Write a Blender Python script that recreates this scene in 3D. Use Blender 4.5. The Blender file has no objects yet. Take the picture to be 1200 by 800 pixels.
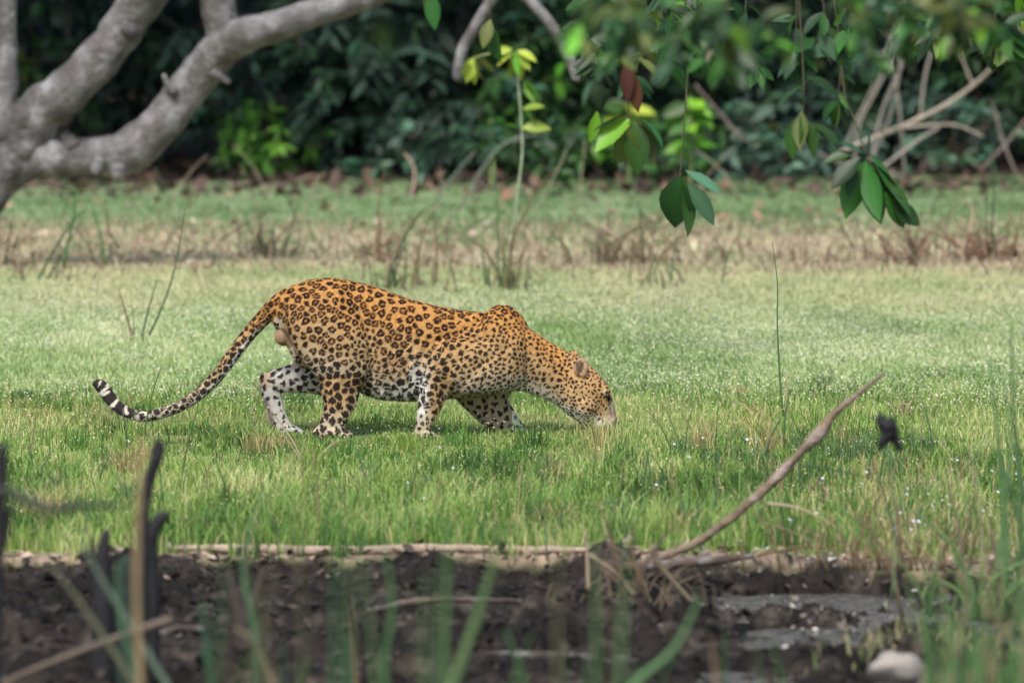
import bpy, math, random
import numpy as np
from mathutils import Vector, Matrix, kdtree
R = random.Random(7)
rng = np.random.default_rng(11)
sc = bpy.context.scene
COL = sc.collection

# ------------------------------------------------------------------ camera
FPX = 7500.0                     # focal length in photo pixels (1200 px wide)
CAMH, CAMD = 2.5, 25.0           # camera height, distance to the animal (world y = 0)
PITCH = math.atan(0.1) - math.atan(110 / FPX)
cam = bpy.data.cameras.new('camera'); camo = bpy.data.objects.new('camera', cam); COL.objects.link(camo)
cam.sensor_width = 36; cam.lens = 36 * FPX / 1200
cam.clip_start = 0.5; cam.clip_end = 3000
camo.location = (0, -CAMD, CAMH); camo.rotation_euler = (math.pi / 2 - PITCH, 0, 0)
cam.dof.use_dof = True; cam.dof.focus_distance = 25.0; cam.dof.aperture_fstop = 2.8; cam.dof.aperture_blades = 9
sc.camera = camo

# ------------------------------------------------------------------ light
SUN_EL, SUN_AZ = math.radians(55), math.radians(196)     # azimuth clockwise from +y
w = bpy.data.worlds.new('World'); sc.world = w; w.use_nodes = True
nt = w.node_tree; bg = nt.nodes['Background']; bg.inputs['Strength'].default_value = 0.12
sky = nt.nodes.new('ShaderNodeTexSky'); sky.sky_type = 'NISHITA'; sky.sun_disc = False
sky.sun_elevation = SUN_EL; sky.sun_rotation = SUN_AZ; sky.air_density = 1.0; sky.dust_density = 4.0; sky.ozone_density = 0.6
nt.links.new(sky.outputs[0], bg.inputs[0])
sun = bpy.data.lights.new('sun', 'SUN'); suno = bpy.data.objects.new('sun', sun); COL.objects.link(suno)
sun.energy = 2.3; sun.angle = math.radians(14); sun.color = (1.0, 0.97, 0.92)
sd = Vector((math.sin(SUN_AZ) * math.cos(SUN_EL), math.cos(SUN_AZ) * math.cos(SUN_EL), math.sin(SUN_EL)))
suno.rotation_euler = sd.to_track_quat('Z', 'Y').to_euler(); suno.location = (0, 0, 20)
sc.view_settings.view_transform = 'Standard'; sc.view_settings.look = 'None'
sc.view_settings.exposure = 0.95; sc.view_settings.gamma = 1

# ------------------------------------------------------------------ maths helpers
cp, sp_ = math.cos(PITCH), math.sin(PITCH)
def P(px, py, y):
    """world point on the plane y = const that projects to photo pixel (px, py)"""
    u = (px - 600) / FPX; v = (400 - py) / FPX
    dy = cp + v * sp_; dz = -sp_ + v * cp
    t = (y + CAMD) / dy
    return np.array([u * t, y, CAMH + dz * t])
def proj(X):
    X = np.asarray(X, float); q = X - np.array([0, -CAMD, CAMH])
    f = q[..., 1] * cp - q[..., 2] * sp_; v = q[..., 1] * sp_ + q[..., 2] * cp
    return 600 + FPX * q[..., 0] / f, 400 - FPX * v / f
def row_d(py): return CAMH / (0.1 + (py - 510) / FPX)       # ground distance of a pixel row
def _h(ix, iy, s):
    n = (ix.astype(np.int64) * 374761393 + iy.astype(np.int64) * 668265263 + s * 974711) & 0x7fffffff
    n = ((n ^ (n >> 13)) * 1274126177) & 0x7fffffff
    return ((n ^ (n >> 16)) & 0xffff) / 65535.0
def vnoise(x, y, s=0):
    x = np.asarray(x, float); y = np.asarray(y, float)
    ix = np.floor(x); iy = np.floor(y); fx = x - ix; fy = y - iy
    fx = fx * fx * (3 - 2 * fx); fy = fy * fy * (3 - 2 * fy)
    a = _h(ix, iy, s); b = _h(ix + 1, iy, s); c = _h(ix, iy + 1, s); d = _h(ix + 1, iy + 1, s)
    return (a * (1 - fx) + b * fx) * (1 - fy) + (c * (1 - fx) + d * fx) * fy
def fbm(x, y, s=0, o=4):
    t = 0; a = 0.5; n = 0
    for k in range(o):
        t = t + a * vnoise(x * 2 ** k, y * 2 ** k, s + k * 17); n += a; a *= 0.55
    return t / n
def sstep(a, b, x): t = np.clip((x - a) / (b - a), 0, 1); return t * t * (3 - 2 * t)
def unit(v): return v / np.maximum(np.linalg.norm(v, axis=-1, keepdims=True), 1e-9)
def C3(*c): return np.array(c, float)

# ------------------------------------------------------------------ object helpers
def tag(o, label=None, cat=None, group=None, kind=None):
    if label: o['label'] = label
    if cat: o['category'] = cat
    if group: o['group'] = group
    if kind: o['kind'] = kind
    return o
def thing(name, loc, label, cat, group=None):
    o = bpy.data.objects.new(name, None); COL.objects.link(o); o.location = loc; o.empty_display_size = 0.1
    return tag(o, label, cat, group)
def new_mesh(name, V, F, mat, col=None, smooth=False, quads=False):
    V = np.asarray(V, np.float32).reshape(-1, 3); F = np.asarray(F, np.int32)
    me = bpy.data.meshes.new(name); k = F.shape[1]
    me.vertices.add(len(V)); me.vertices.foreach_set('co', V.ravel())
    me.loops.add(F.size); me.loops.foreach_set('vertex_index', F.ravel())
    me.polygons.add(len(F)); me.polygons.foreach_set('loop_start', np.arange(len(F), dtype=np.int32) * k)
    if smooth: me.polygons.foreach_set('use_smooth', np.ones(len(F), bool))
    me.update(calc_edges=True)
    if col is not None: add_col(me, col)
    me.materials.append(mat)
    return me
def add_col(me, col):
    col = np.asarray(col, np.float32)
    if col.shape[1] == 3: col = np.hstack([col, np.ones((len(col), 1), np.float32)])
    a = me.color_attributes.new('Col', 'FLOAT_COLOR', 'POINT'); a.data.foreach_set('color', col.ravel())
def obj(name, me, parent=None, loc=None):
    o = bpy.data.objects.new(name, me); COL.objects.link(o)
    if parent: o.parent = parent
    if loc is not None: o.location = loc
    return o
def join_np(parts):
    """parts: list of (V, F[, C]) -> merged"""
    Vs, Fs, Cs, n = [], [], [], 0
    for p in parts:
        Vs.append(p[0]); Fs.append(p[1] + n); n += len(p[0])
        if len(p) > 2: Cs.append(p[2])
    return np.vstack(Vs), np.vstack(Fs), (np.vstack(Cs) if Cs else None)

# ------------------------------------------------------------------ materials
def mat_new(name):
    m = bpy.data.materials.new(name); m.use_nodes = True
    return m, m.node_tree, m.node_tree.nodes['Principled BSDF']
def nd(nt, t, **k):
    n = nt.nodes.new(t)
    for a, b in k.items(): setattr(n, a, b)
    return n
def attr_mat(name, rough=0.6, transl=0.0, noise=0.0, nscale=40, bump=0.0, bscale=80, rand=0.0, spec=0.3, sheen=0.0, base=None):
    m, t, b = mat_new(name)
    if base is None:
        a = nd(t, 'ShaderNodeAttribute'); a.attribute_name = 'Col'; csock = a.outputs['Color']
    else:
        a = nd(t, 'ShaderNodeRGB'); a.outputs[0].default_value = (*base, 1); csock = a.outputs[0]
    tc = nd(t, 'ShaderNodeTexCoord')
    if noise > 0:
        n = nd(t, 'ShaderNodeTexNoise'); n.inputs['Scale'].default_value = nscale; n.inputs['Detail'].default_value = 6
        t.links.new(tc.outputs['Object'], n.inputs['Vector'])
        mr = nd(t, 'ShaderNodeMapRange'); mr.inputs[1].default_value = 0.3; mr.inputs[2].default_value = 0.7
        mr.inputs[3].default_value = 1 - noise; mr.inputs[4].default_value = 1 + noise
        t.links.new(n.outputs['Fac'], mr.inputs[0])
        mx = nd(t, 'ShaderNodeVectorMath', operation='SCALE'); t.links.new(csock, mx.inputs[0]); t.links.new(mr.outputs[0], mx.inputs['Scale'])
        csock = mx.outputs[0]
    if rand > 0:
        oi = nd(t, 'ShaderNodeObjectInfo')
        mr = nd(t, 'ShaderNodeMapRange'); mr.inputs[3].default_value = 1 - rand; mr.inputs[4].default_value = 1 + rand
        t.links.new(oi.outputs['Random'], mr.inputs[0])
        hs = nd(t, 'ShaderNodeHueSaturation'); t.links.new(csock, hs.inputs['Color']); t.links.new(mr.outputs[0], hs.inputs['Value'])
        m2 = nd(t, 'ShaderNodeMapRange'); m2.inputs[3].default_value = 0.485; m2.inputs[4].default_value = 0.52
        mm = nd(t, 'ShaderNodeMath', operation='FRACT'); m3 = nd(t, 'ShaderNodeMath', operation='MULTIPLY'); m3.inputs[1].default_value = 7.31
        t.links.new(oi.outputs['Random'], m3.inputs[0]); t.links.new(m3.outputs[0], mm.inputs[0]); t.links.new(mm.outputs[0], m2.inputs[0])
        t.links.new(m2.outputs[0], hs.inputs['Hue']); csock = hs.outputs[0]
    t.links.new(csock, b.inputs['Base Color'])
    b.inputs['Roughness'].default_value = rough; b.inputs['Specular IOR Level'].default_value = spec
    if sheen: b.inputs['Sheen Weight'].default_value = sheen; b.inputs['Sheen Roughness'].default_value = 0.4
    if bump > 0:
        n = nd(t, 'ShaderNodeTexNoise'); n.inputs['Scale'].default_value = bscale; n.inputs['Detail'].default_value = 8
        t.links.new(tc.outputs['Object'], n.inputs['Vector'])
        bu = nd(t, 'ShaderNodeBump'); bu.inputs['Strength'].default_value = bump; bu.inputs['Distance'].default_value = 0.02
        t.links.new(n.outputs['Fac'], bu.inputs['Height']); t.links.new(bu.outputs[0], b.inputs['Normal'])
    if transl > 0:
        tr = nd(t, 'ShaderNodeBsdfTranslucent'); t.links.new(csock, tr.inputs[0])
        mi = nd(t, 'ShaderNodeMixShader'); mi.inputs[0].default_value = transl
        t.links.new(b.outputs[0], mi.inputs[1]); t.links.new(tr.outputs[0], mi.inputs[2])
        t.links.new(mi.outputs[0], t.nodes['Material Output'].inputs['Surface'])
    return m
M_grass = attr_mat('grass', 0.55, 0.35)
M_petal = attr_mat('petal', 0.6, 0.3)
M_leaf = attr_mat('leaf', 0.5, 0.22, noise=0.15, nscale=30)
M_leafr = attr_mat('leaf_single', 0.45, 0.28, rand=0.45, noise=0.15, nscale=25)
M_bark = attr_mat('bark', 0.9, 0, noise=0.45, nscale=9, bump=0.9, bscale=28)
def stain(m, col, scale, lo, hi, amt):
    t = m.node_tree; b = t.nodes['Principled BSDF']; src = b.inputs['Base Color'].links[0].from_socket
    tc = nd(t, 'ShaderNodeTexCoord'); n = nd(t, 'ShaderNodeTexNoise'); n.inputs['Scale'].default_value = scale; n.inputs['Detail'].default_value = 5; n.inputs['Roughness'].default_value = .65
    t.links.new(tc.outputs['Object'], n.inputs['Vector']); mr = nd(t, 'ShaderNodeMapRange'); mr.inputs[1].default_value = lo; mr.inputs[2].default_value = hi; mr.inputs[4].default_value = amt
    t.links.new(n.outputs['Fac'], mr.inputs[0]); mx = nd(t, 'ShaderNodeMix', data_type='RGBA'); t.links.new(mr.outputs[0], mx.inputs[0]); t.links.new(src, mx.inputs[6]); mx.inputs[7].default_value = (*col, 1); t.links.new(mx.outputs[2], b.inputs['Base Color'])
stain(M_bark, (.04, .032, .027), 5, .46, .6, .5); stain(M_bark, (.24, .245, .26), 9, .52, .66, .5)
M_twig = attr_mat('twig', 0.8, 0, noise=0.25, nscale=20, bump=0.4, bscale=60)
M_fur = attr_mat('fur_coat', 0.7, 0, noise=0.14, nscale=110, bump=0.35, bscale=240, spec=0.08)
M_hair = attr_mat('fur_hair', 0.65, 0, spec=0.08)
M_soil = attr_mat('soil', 0.7, 0, spec=.15, noise=0.5, nscale=22, bump=1.0, bscale=45)
M_litter = attr_mat('litter', 0.75, 0.05, noise=0.2, nscale=40)
m_, t_, b_ = mat_new('water')
b_.inputs['Base Color'].default_value = (0.10, 0.10, 0.092, 1); b_.inputs['Roughness'].default_value = 0.12; b_.inputs['IOR'].default_value = 1.333
n_ = nd(t_, 'ShaderNodeTexNoise'); n_.inputs['Scale'].default_value = 22; bu_ = nd(t_, 'ShaderNodeBump'); bu_.inputs['Strength'].default_value = 1.0; bu_.inputs['Distance'].default_value = 0.09
tc_ = nd(t_, 'ShaderNodeTexCoord'); t_.links.new(tc_.outputs['Object'], n_.inputs['Vector']); t_.links.new(n_.outputs['Fac'], bu_.inputs['Height']); t_.links.new(bu_.outputs[0], b_.inputs['Normal'])
M_water = m_
m_, t_, b_ = mat_new('eye'); b_.inputs['Base Color'].default_value = (0.01, 0.012, 0.012, 1); b_.inputs['Roughness'].default_value = 0.08; M_eye = m_
m_, t_, b_ = mat_new('stone'); M_stone = attr_mat('pale_stone', 0.8, 0, noise=0.25, nscale=6, bump=0.5, bscale=20, base=(0.24, 0.225, 0.2))

# ------------------------------------------------------------------ terrain
def wob(x, s, f=0.8, a=1.0): return (fbm(x * f, x * 0 + s * 3.7, s, 3) - 0.5) * 2 * a
def lip_d(x): return 21.05 + wob(x, 3, 1.3, 0.13) + wob(x, 9, 8, 0.10) + wob(x, 13, 24, 0.05) - 0.2 * sstep(0.5, 1.6, x)
def ground_z(x, y):
    x = np.asarray(x, float); d = np.asarray(y, float) + CAMD
    ld = lip_d(x)
    s = 1 - sstep(-0.16, 0.0, d - ld)                       # 1 on the mud side
    right = sstep(0.55, 1.3, x)
    mud = -0.10 + .05 * (1 - sstep(.25, .95, x)) + .015 * sstep(1.2, 1.8, x) - 0.012 * np.clip(ld - d, 0, 30) + (fbm(x * 3.2, d * 5, 5, 5) - 0.5) * (0.26 + .06 * right) + (fbm(x * 12, d * 17, 8, 4) - 0.5) * (0.10 + .06 * right) + np.abs(fbm(x * 26, d * 40, 18, 3) - 0.5) * 0.03
    mud = np.where(d < 17, mud * 0 - 0.16, mud)
    fld = (fbm(x * 0.8, d * 0.8, 21, 3) - 0.5) * 0.02
    return s * mud + (1 - s) * fld
def ground_col(x, y):
    x = np.asarray(x, float); d = np.asarray(y, float) + CAMD + wob(x, 31, 1.0, 0.35) + (fbm(np.asarray(x) * 2.2, np.asarray(y) * 1.3, 37, 3) - .5) * 2.6
    n1 = fbm(x * 2, d * 2, 41, 4)[..., None]; n2 = fbm(x * 9, d * 9, 42, 4)[..., None]
    lit = np.array
    green = C3(.13, .16, .05) * (0.6 + 0.8 * n1); pale = C3(.28, .30, .15) * (0.7 + 0.6 * n2)
    dry = (C3(.43, .36, .26) * n2 * 1.3 + C3(.22, .20, .12) * (1 - n2))
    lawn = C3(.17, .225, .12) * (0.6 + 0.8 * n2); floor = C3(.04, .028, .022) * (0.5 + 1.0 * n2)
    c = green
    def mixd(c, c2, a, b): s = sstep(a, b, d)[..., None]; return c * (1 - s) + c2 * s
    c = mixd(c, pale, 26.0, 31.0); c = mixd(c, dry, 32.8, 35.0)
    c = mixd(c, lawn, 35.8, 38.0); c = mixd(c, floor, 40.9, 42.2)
    ld = lip_d(x) ; dd = np.asarray(y, float) + CAMD
    mud = C3(.034, .027, .022) * (0.25 + 1.5 * n2) ; pal = sstep(.58, .72, fbm(x * 22, dd * 16, 77, 3))[..., None]
    mud = mud * (1 - pal * .35) + C3(.2, .175, .15) * pal * .35
    lipc = C3(.21, .16, .125) * (0.6 + 0.7 * n2)
    s = (1 - sstep(-0.10, -0.02, dd - ld))[..., None]; l = (sstep(-0.09, -0.03, dd - ld) * (1 - sstep(0.0, 0.05, dd - ld)))[..., None]
    c = c * (1 - s) + mud * .55 * (.3 + .7 * sstep(.35, .65, fbm(x * 2.6, dd * 5.5, 88, 3)))[..., None] * s; c = c * (1 - l) + lipc * l
    return c
gx = np.concatenate([[-700, -200, -60, -20, -10], np.arange(-6, -2.4, .2), np.arange(-2.4, 2.4, .022), np.arange(2.4, 6, .2), [6, 10, 20, 60, 200, 700]])
gy = np.concatenate([[-120, -60, -40, -30, -20, -15, -12, -10], np.arange(-9, -7.6, .1), np.arange(-7.6, -3.3, .015), np.arange(-3.3, 20, .12), np.arange(20, 34, .6), [36, 45, 70, 150, 400, 900]])
GX, GY = np.meshgrid(gx, gy); GZ = ground_z(GX, GY)
far = (GY + CAMD < 16.5) | (np.abs(GX) > 8); GZ = np.where(far & (GY + CAMD < 16.9), -0.16, GZ); GZ = np.where(GY > 30, 0, GZ)
V = np.stack([GX, GY, GZ], -1).reshape(-1, 3); nx, ny = len(gx), len(gy)
I = (np.arange(ny - 1)[:, None] * nx + np.arange(nx - 1)[None]).ravel()
F = np.stack([I, I + 1, I + nx + 1, I + nx], -1)
tag(obj('ground', new_mesh('ground', V, F, M_soil, ground_col(GX, GY).reshape(-1, 3), True)), kind='structure')
# shallow water standing between the mud ridges at the right
wx = np.linspace(-.6, 3.6, 40); wy = np.linspace(-8.2, -4.25, 30); WX, WY = np.meshgrid(wx, wy)
wv = np.stack([WX, WY, WX * 0 - 0.094], -1).reshape(-1, 3); I = (np.arange(29)[:, None] * 40 + np.arange(39)[None]).ravel()
tag(obj('water', new_mesh('water', wv, np.stack([I, I + 1, I + 41, I + 40], -1), M_water)), kind='structure')

# ------------------------------------------------------------------ tubes, leaves
def tube(pts, rad, seg=8, col=None, wob_=0.0, seed=0, cap=True, sub=1):
    pts = np.asarray(pts, float); rad = np.asarray(rad, float)
    if sub > 1:                                             # catmull-rom resample
        n = len(pts); tt = np.linspace(0, n - 1, (n - 1) * sub + 1)
        i = np.clip(tt.astype(int), 0, n - 2); f = (tt - i)[:, None]
        g = lambda a, k: a[np.clip(k, 0, n - 1)]
        def cr(a):
            a = a.reshape(n, -1); p0, p1, p2, p3 = g(a, i - 1), g(a, i), g(a, i + 1), g(a, i + 2)
            return .5 * (2 * p1 + (p2 - p0) * f + (2 * p0 - 5 * p1 + 4 * p2 - p3) * f ** 2 + (3 * p1 - p0 - 3 * p2 + p3) * f ** 3)
        pts = cr(pts); rad = cr(rad).ravel()
    n = len(pts); T = unit(np.gradient(pts, axis=0)); ref = np.array([0, 1, 0.001])
    if abs(T[0] @ ref) > .9: ref = np.array([1, 0, 0.])
    A = unit(np.cross(T, ref)); B = np.cross(T, A)
    th = np.arange(seg) * 2 * math.pi / seg
    rr = rad[:, None] * np.ones(seg)
    if wob_:
        k = np.arange(n)[:, None] * .8; rr = rr * (1 + wob_ * 2 * (fbm(k + 0 * th, 2 * np.cos(th)[None] + 2 + 0 * k, seed, 3) - .5) + wob_ * (vnoise(k * 1.7 + 0 * th, 3 * np.sin(th)[None] + 9 + 0 * k, seed + 5) - .5))
    V = pts[:, None] + rr[..., None] * (np.cos(th)[None, :, None] * A[:, None] + np.sin(th)[None, :, None] * B[:, None])
    V = V.reshape(-1, 3); i = np.arange(n - 1)[:, None] * seg; j = np.arange(seg)[None]; j2 = (j + 1) % seg
    F = np.stack([i + j, i + j2, i + seg + j2, i + seg + j], -1).reshape(-1, 4)
    if cap:
        V = np.vstack([V, pts[-1] + T[-1] * rad[-1] * .8, pts[0] - T[0] * rad[0] * .8]); a = n * seg; e = (n - 1) * seg
        j = j.ravel(); j2 = j2.ravel()
        F = np.vstack([F, np.stack([e + j, e + j2, 0 * j + a, 0 * j + a], -1), np.stack([j2, j, 0 * j + a + 1, 0 * j + a + 1], -1)])
    if col is None: return V, F
    return V, F, np.tile(np.asarray(col, float), (len(V), 1)) * (1 + (rng.random((len(V), 1)) - .5) * .15)
def tris(F):                                                # quads (maybe degenerate) -> tris
    a = F[:, [0, 1, 2]]; b = F[:, [0, 2, 3]]; return np.vstack([a, b[F[:, 2] != F[:, 3]]])
def leaves(B, D, U, L, W, col, droop=.15):
    """many leaves as arrays: base points, directions, up vectors, lengths, widths"""
    n = len(B); D = unit(D); S = unit(np.cross(D, U)); N = np.cross(S, D); L = L[:, None]; W = W[:, None]
    z = np.array([0, 0, -1.])
    p = [B, B + D * L * .3 + S * W * .46 + N * W * .12, B + D * L * .3 - S * W * .46 + N * W * .12, B + D * L * .68 + S * W * .4 + N * W * .1 + z * L * droop * .5,
         B + D * L * .68 - S * W * .4 + N * W * .1 + z * L * droop * .5, B + D * L + z * L * droop * 1.1, B + D * L * .34, B + D * L * .7 + z * L * droop * .5]
    V = np.stack(p, 1).reshape(-1, 3); o = np.arange(n)[:, None, None] * 8
    T = np.array([[0, 6, 1], [0, 2, 6], [1, 6, 3], [6, 7, 3], [2, 4, 6], [4, 7, 6], [3, 7, 5], [7, 4, 5]])[None]
    return V, (T + o).reshape(-1, 3), np.repeat(col, 8, 0)
def rnd_dir(n):
    return unit(rng.normal(size=(n, 3)))

# ------------------------------------------------------------------ grass (uncountable stuff)
def blades(x, y, h, wd, lean, col, tipc=None, name='g'):
    n = len(x); z = ground_z(x, y) - .004
    a = rng.random(n) * 2 * math.pi; ln = lean * h * (rng.random(n) * .9 + .1)
    dx, dy = np.cos(a) * ln, np.sin(a) * ln
    s = rng.random(n) * math.pi; s = np.where(rng.random(n) < .8, (s - math.pi / 2) * .5, s); sx, sy = np.cos(s) * wd / 2, np.sin(s) * wd / 2
    b = np.stack([x, y, z], -1); m = b + np.stack([dx * .3, dy * .3, h * .55], -1); t = b + np.stack([dx, dy, h * (1 - .3 * lean)], -1)
    S = np.stack([sx, sy, 0 * sx], -1)
    V = np.stack([b - S, b + S, m - S * .8, m + S * .8, t], 1).reshape(-1, 3)
    o = np.arange(n)[:, None, None] * 5; T = np.array([[0, 1, 3], [0, 3, 2], [2, 3, 4]])[None]
    c = np.repeat(col[:, None], 5, 1)
    if tipc is not None: c[:, 4] = tipc; c[:, 2:4] = c[:, 2:4] * .6 + tipc[:, None] * .4
    return V, (T + o).reshape(-1, 3), c.reshape(-1, 3)
def scatter(d0, d1, dens, pad=1.3, xlim=None):
    n = int((d1 - d0) * (d0 + d1) * .08 * pad * dens); d = d0 + (d1 - d0) * rng.random(n); x = (rng.random(n) * 2 - 1) * .08 * pad * d1
    k = np.abs(x) < .08 * pad * d + .15
    return x[k], d[k] - CAMD
def ramp(t, cols):
    cols = np.array(cols, float); t = np.clip(t, 0, .9999) * (len(cols) - 1); i = t.astype(int); f = (t - i)[:, None]
    return cols[i] * (1 - f) + cols[i + 1] * f
def build_grass():
    # tall green meadow round and before the animal
    x, y = scatter(20.9, 27.6, 4300); d = y + CAMD; k = (d > lip_d(x) - .10 * sstep(.4, .7, fbm(x * 7, x * 0, 66, 3)) + rng.random(len(x)) ** 2 * .08) & (rng.random(len(x)) > sstep(26.2, 27.6, d) * .8)
    wet = sstep(.75, 1.35, x) * (1 - sstep(23.0, 24.2, d + wob(x, 5, 2, .5))); pt = fbm(x * 2.1, d * 1.1, 61, 4)
    k &= rng.random(len(x)) > wet * .62
    k &= rng.random(len(x)) > sstep(.56, .66, fbm(x * 3, d * 2.2, 62, 3)) * .8
    x, y, d, pt, wet = x[k], y[k], d[k], pt[k], wet[k]; n = len(x)
    h = (.045 + .06 * rng.random(n) ** 1.5 + .05 * sstep(.45, .7, fbm(x * 4, d * 2.5, 63, 3)) * rng.random(n)) * (1 - .5 * sstep(22.9, 24.3, d)) * (1 + .2 * (1 - sstep(21, 23, d)))
    h = h * (.55 + .9 * fbm(x * 5, d * 2.6, 64, 3)) * np.where(rng.random(n) < .025, 1.9, 1) * (1 + .9 * np.exp(-((x - .37) / .12) ** 2 - ((d - 24.8) / .22) ** 2) + .6 * (np.exp(-((x + .7) / .13) ** 2 - ((d - 24.7) / .15) ** 2) + np.exp(-((x + .34) / .1) ** 2 - ((d - 24.7) / .15) ** 2)))
    h = h * (1 - .5 * np.exp(-((x + .32) / .62) ** 4 - ((d - 24.75) / .55) ** 4))
    t = (pt - .5) * 1.7 + .5 + rng.random(n) * .8 - .4
    c = ramp(t, [(.04, .09, .02), (.085, .175, .034), (.15, .27, .055), (.25, .345, .095), (.40, .42, .19)])
    dryk = rng.random(n) < .05 + .25 * wet + .12 * sstep(.6, .7, fbm(x * 3, d * 3, 62, 3)); c[dryk] = C3(.42, .34, .19) * (.6 + .6 * rng.random((dryk.sum(), 1)))
    k = y + CAMD > 0
    near_l = np.exp(-((x + 1.75) / .5) ** 2 - ((d - 25.7) / .5) ** 2) + np.exp(-((x - .9) / .25) ** 2 - ((d - 25.4) / .25) ** 2); bd = rng.random(n) < near_l * .6; c[bd] = C3(.33, .27, .12) * (.5 + .8 * rng.random((bd.sum(), 1))); h[bd] *= .75
    cxs = []; q = 170; cx_ = (rng.random(q) * 2 - 1) * 2.1; cy_ = 21.25 + 3.4 * rng.random(q) ** 1.3
    far_ = rng.random(q) < .1; cy_ = np.where(far_, 25.6 + rng.random(q) * 1.4, cy_)
    nb = 55; X2 = np.repeat(cx_, nb) + rng.normal(size=q * nb) * .028; Y2 = np.repeat(cy_, nb) + rng.normal(size=q * nb) * .03; hs = np.repeat((.08 + .10 * rng.random(q)) * np.where(far_, .6, 1), nb) * (.45 + .6 * rng.random(q * nb))
    bs = np.array([(.06, .13, .03), (.09, .19, .04), (.18, .27, .06), (.30, .27, .12), (.09, .16, .06)])[rng.integers(0, 5, q)]; c2 = np.repeat(bs, nb, 0) * (.7 + .6 * rng.random((q * nb, 1)))
    x = np.concatenate([x, X2]); y = np.concatenate([y, Y2 - CAMD]); h = np.concatenate([h, hs]); c = np.vstack([c, c2]); n = len(x)
    a = blades(x, y, h, .003 + .0022 * rng.random(n), .6, c, c * 1.25)
    o = obj('meadow_grass', new_mesh('meadow_grass', a[0], a[1], M_grass, a[2])); tag(o, 'bright green ankle-high grass around and in front of the leopard', 'grass', kind='stuff')
    x, y = scatter(18.6, 21.3, 2600, 1.25); d = y + CAMD; k = (rng.random(len(x)) < sstep(.75, 1.5, x) * sstep(.42, .62, fbm(x * 3.5, d * 3.5, 68, 3)) * .9) & (ground_z(x, y) > -.085); x, y = x[k], y[k]; n = len(x)
    c = ramp(rng.random(n), [(.06, .11, .03), (.14, .2, .06), (.26, .24, .12), (.36, .31, .2)])
    a = blades(x, y, .03 + .08 * rng.random(n), .004 + .003 * rng.random(n), .9, c, c * 1.2)
    o = obj('marsh_grass', new_mesh('marsh_grass', a[0], a[1], M_grass, a[2])); tag(o, 'sparse marsh grass growing over the wet mud at the right', 'grass', kind='stuff')
    # flowering herb carpet behind the animal
    x, y = scatter(26.3, 31.2, 3300); d = y + CAMD; k = rng.random(len(x)) < sstep(26.3, 27.2, d) * (1 - sstep(30.4, 31.2, d) * .7); x, y, d = x[k], y[k], d[k]; n = len(x)
    pt = fbm(x * 1.6, d * .8, 65, 4)
    h = .022 + .035 * rng.random(n); t = pt + rng.random(n) * .5 - .25
    c = ramp(t, [(.12, .20, .06), (.20, .31, .115), (.34, .43, .20), (.50, .53, .32)])
    a = blades(x, y, h, .004 + .003 * rng.random(n), .7, c, c * 1.15)
    o = obj('herb_carpet', new_mesh('herb_carpet', a[0], a[1], M_grass, a[2])); tag(o, 'low pale green herbs carpeting the meadow behind the leopard', 'ground cover', kind='stuff')
    # pale short turf
    x, y = scatter(30.3, 34.4, 2300); d = y + CAMD; k = rng.random(len(x)) < sstep(30.2, 31, d) * (1 - sstep(33.2 + wob(x, 71, 1.2, .5), 34.2 + wob(x, 71, 1.2, .5), d)); x, y, d = x[k], y[k], d[k]; n = len(x)
    t = fbm(x * 1.4, d * .8, 67, 4) + rng.random(n) * .5 - .25
    c = ramp(t, [(.19, .27, .11), (.30, .36, .18), (.43, .43, .25), (.50, .46, .31)])
    a = blades(x, y, .018 + .03 * rng.random(n), .005 + .004 * rng.random(n), .8, c, c * 1.1)
    o = obj('short_turf', new_mesh('short_turf', a[0], a[1], M_grass, a[2])); tag(o, 'short yellowish turf between the herb carpet and the dry strip', 'grass', kind='stuff')
    # dry straw strip
    x, y = scatter(33.4, 37.6, 620); d = y + CAMD; n = len(x); t = rng.random(n)
    c = ramp(t, [(.20, .15, .10), (.31, .25, .17), (.42, .35, .25), (.30, .34, .17)])
    a = blades(x, y, .02 + .09 * rng.random(n) ** 3, .006 + .004 * rng.random(n), 1.3, c)
    o = obj('dry_straw', new_mesh('dry_straw', a[0], a[1], M_grass, a[2])); tag(o, 'thin brown straw and dead stems on the bare dry strip', 'straw', kind='stuff')
    # shaded lawn at the wood's edge
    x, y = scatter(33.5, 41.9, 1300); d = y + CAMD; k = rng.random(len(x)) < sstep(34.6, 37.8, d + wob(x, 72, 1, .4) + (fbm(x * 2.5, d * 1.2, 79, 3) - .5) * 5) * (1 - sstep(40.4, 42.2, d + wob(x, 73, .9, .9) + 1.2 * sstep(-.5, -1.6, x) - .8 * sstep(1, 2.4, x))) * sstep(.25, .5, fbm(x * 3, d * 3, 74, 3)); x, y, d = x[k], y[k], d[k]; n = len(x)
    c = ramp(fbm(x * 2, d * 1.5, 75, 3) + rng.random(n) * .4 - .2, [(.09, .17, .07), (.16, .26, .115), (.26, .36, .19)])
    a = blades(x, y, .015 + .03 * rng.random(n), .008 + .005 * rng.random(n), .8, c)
    o = obj('shaded_lawn', new_mesh('shaded_lawn', a[0], a[1], M_grass, a[2])); tag(o, 'blue green shaded lawn along the edge of the thicket', 'grass', kind='stuff')
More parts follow.
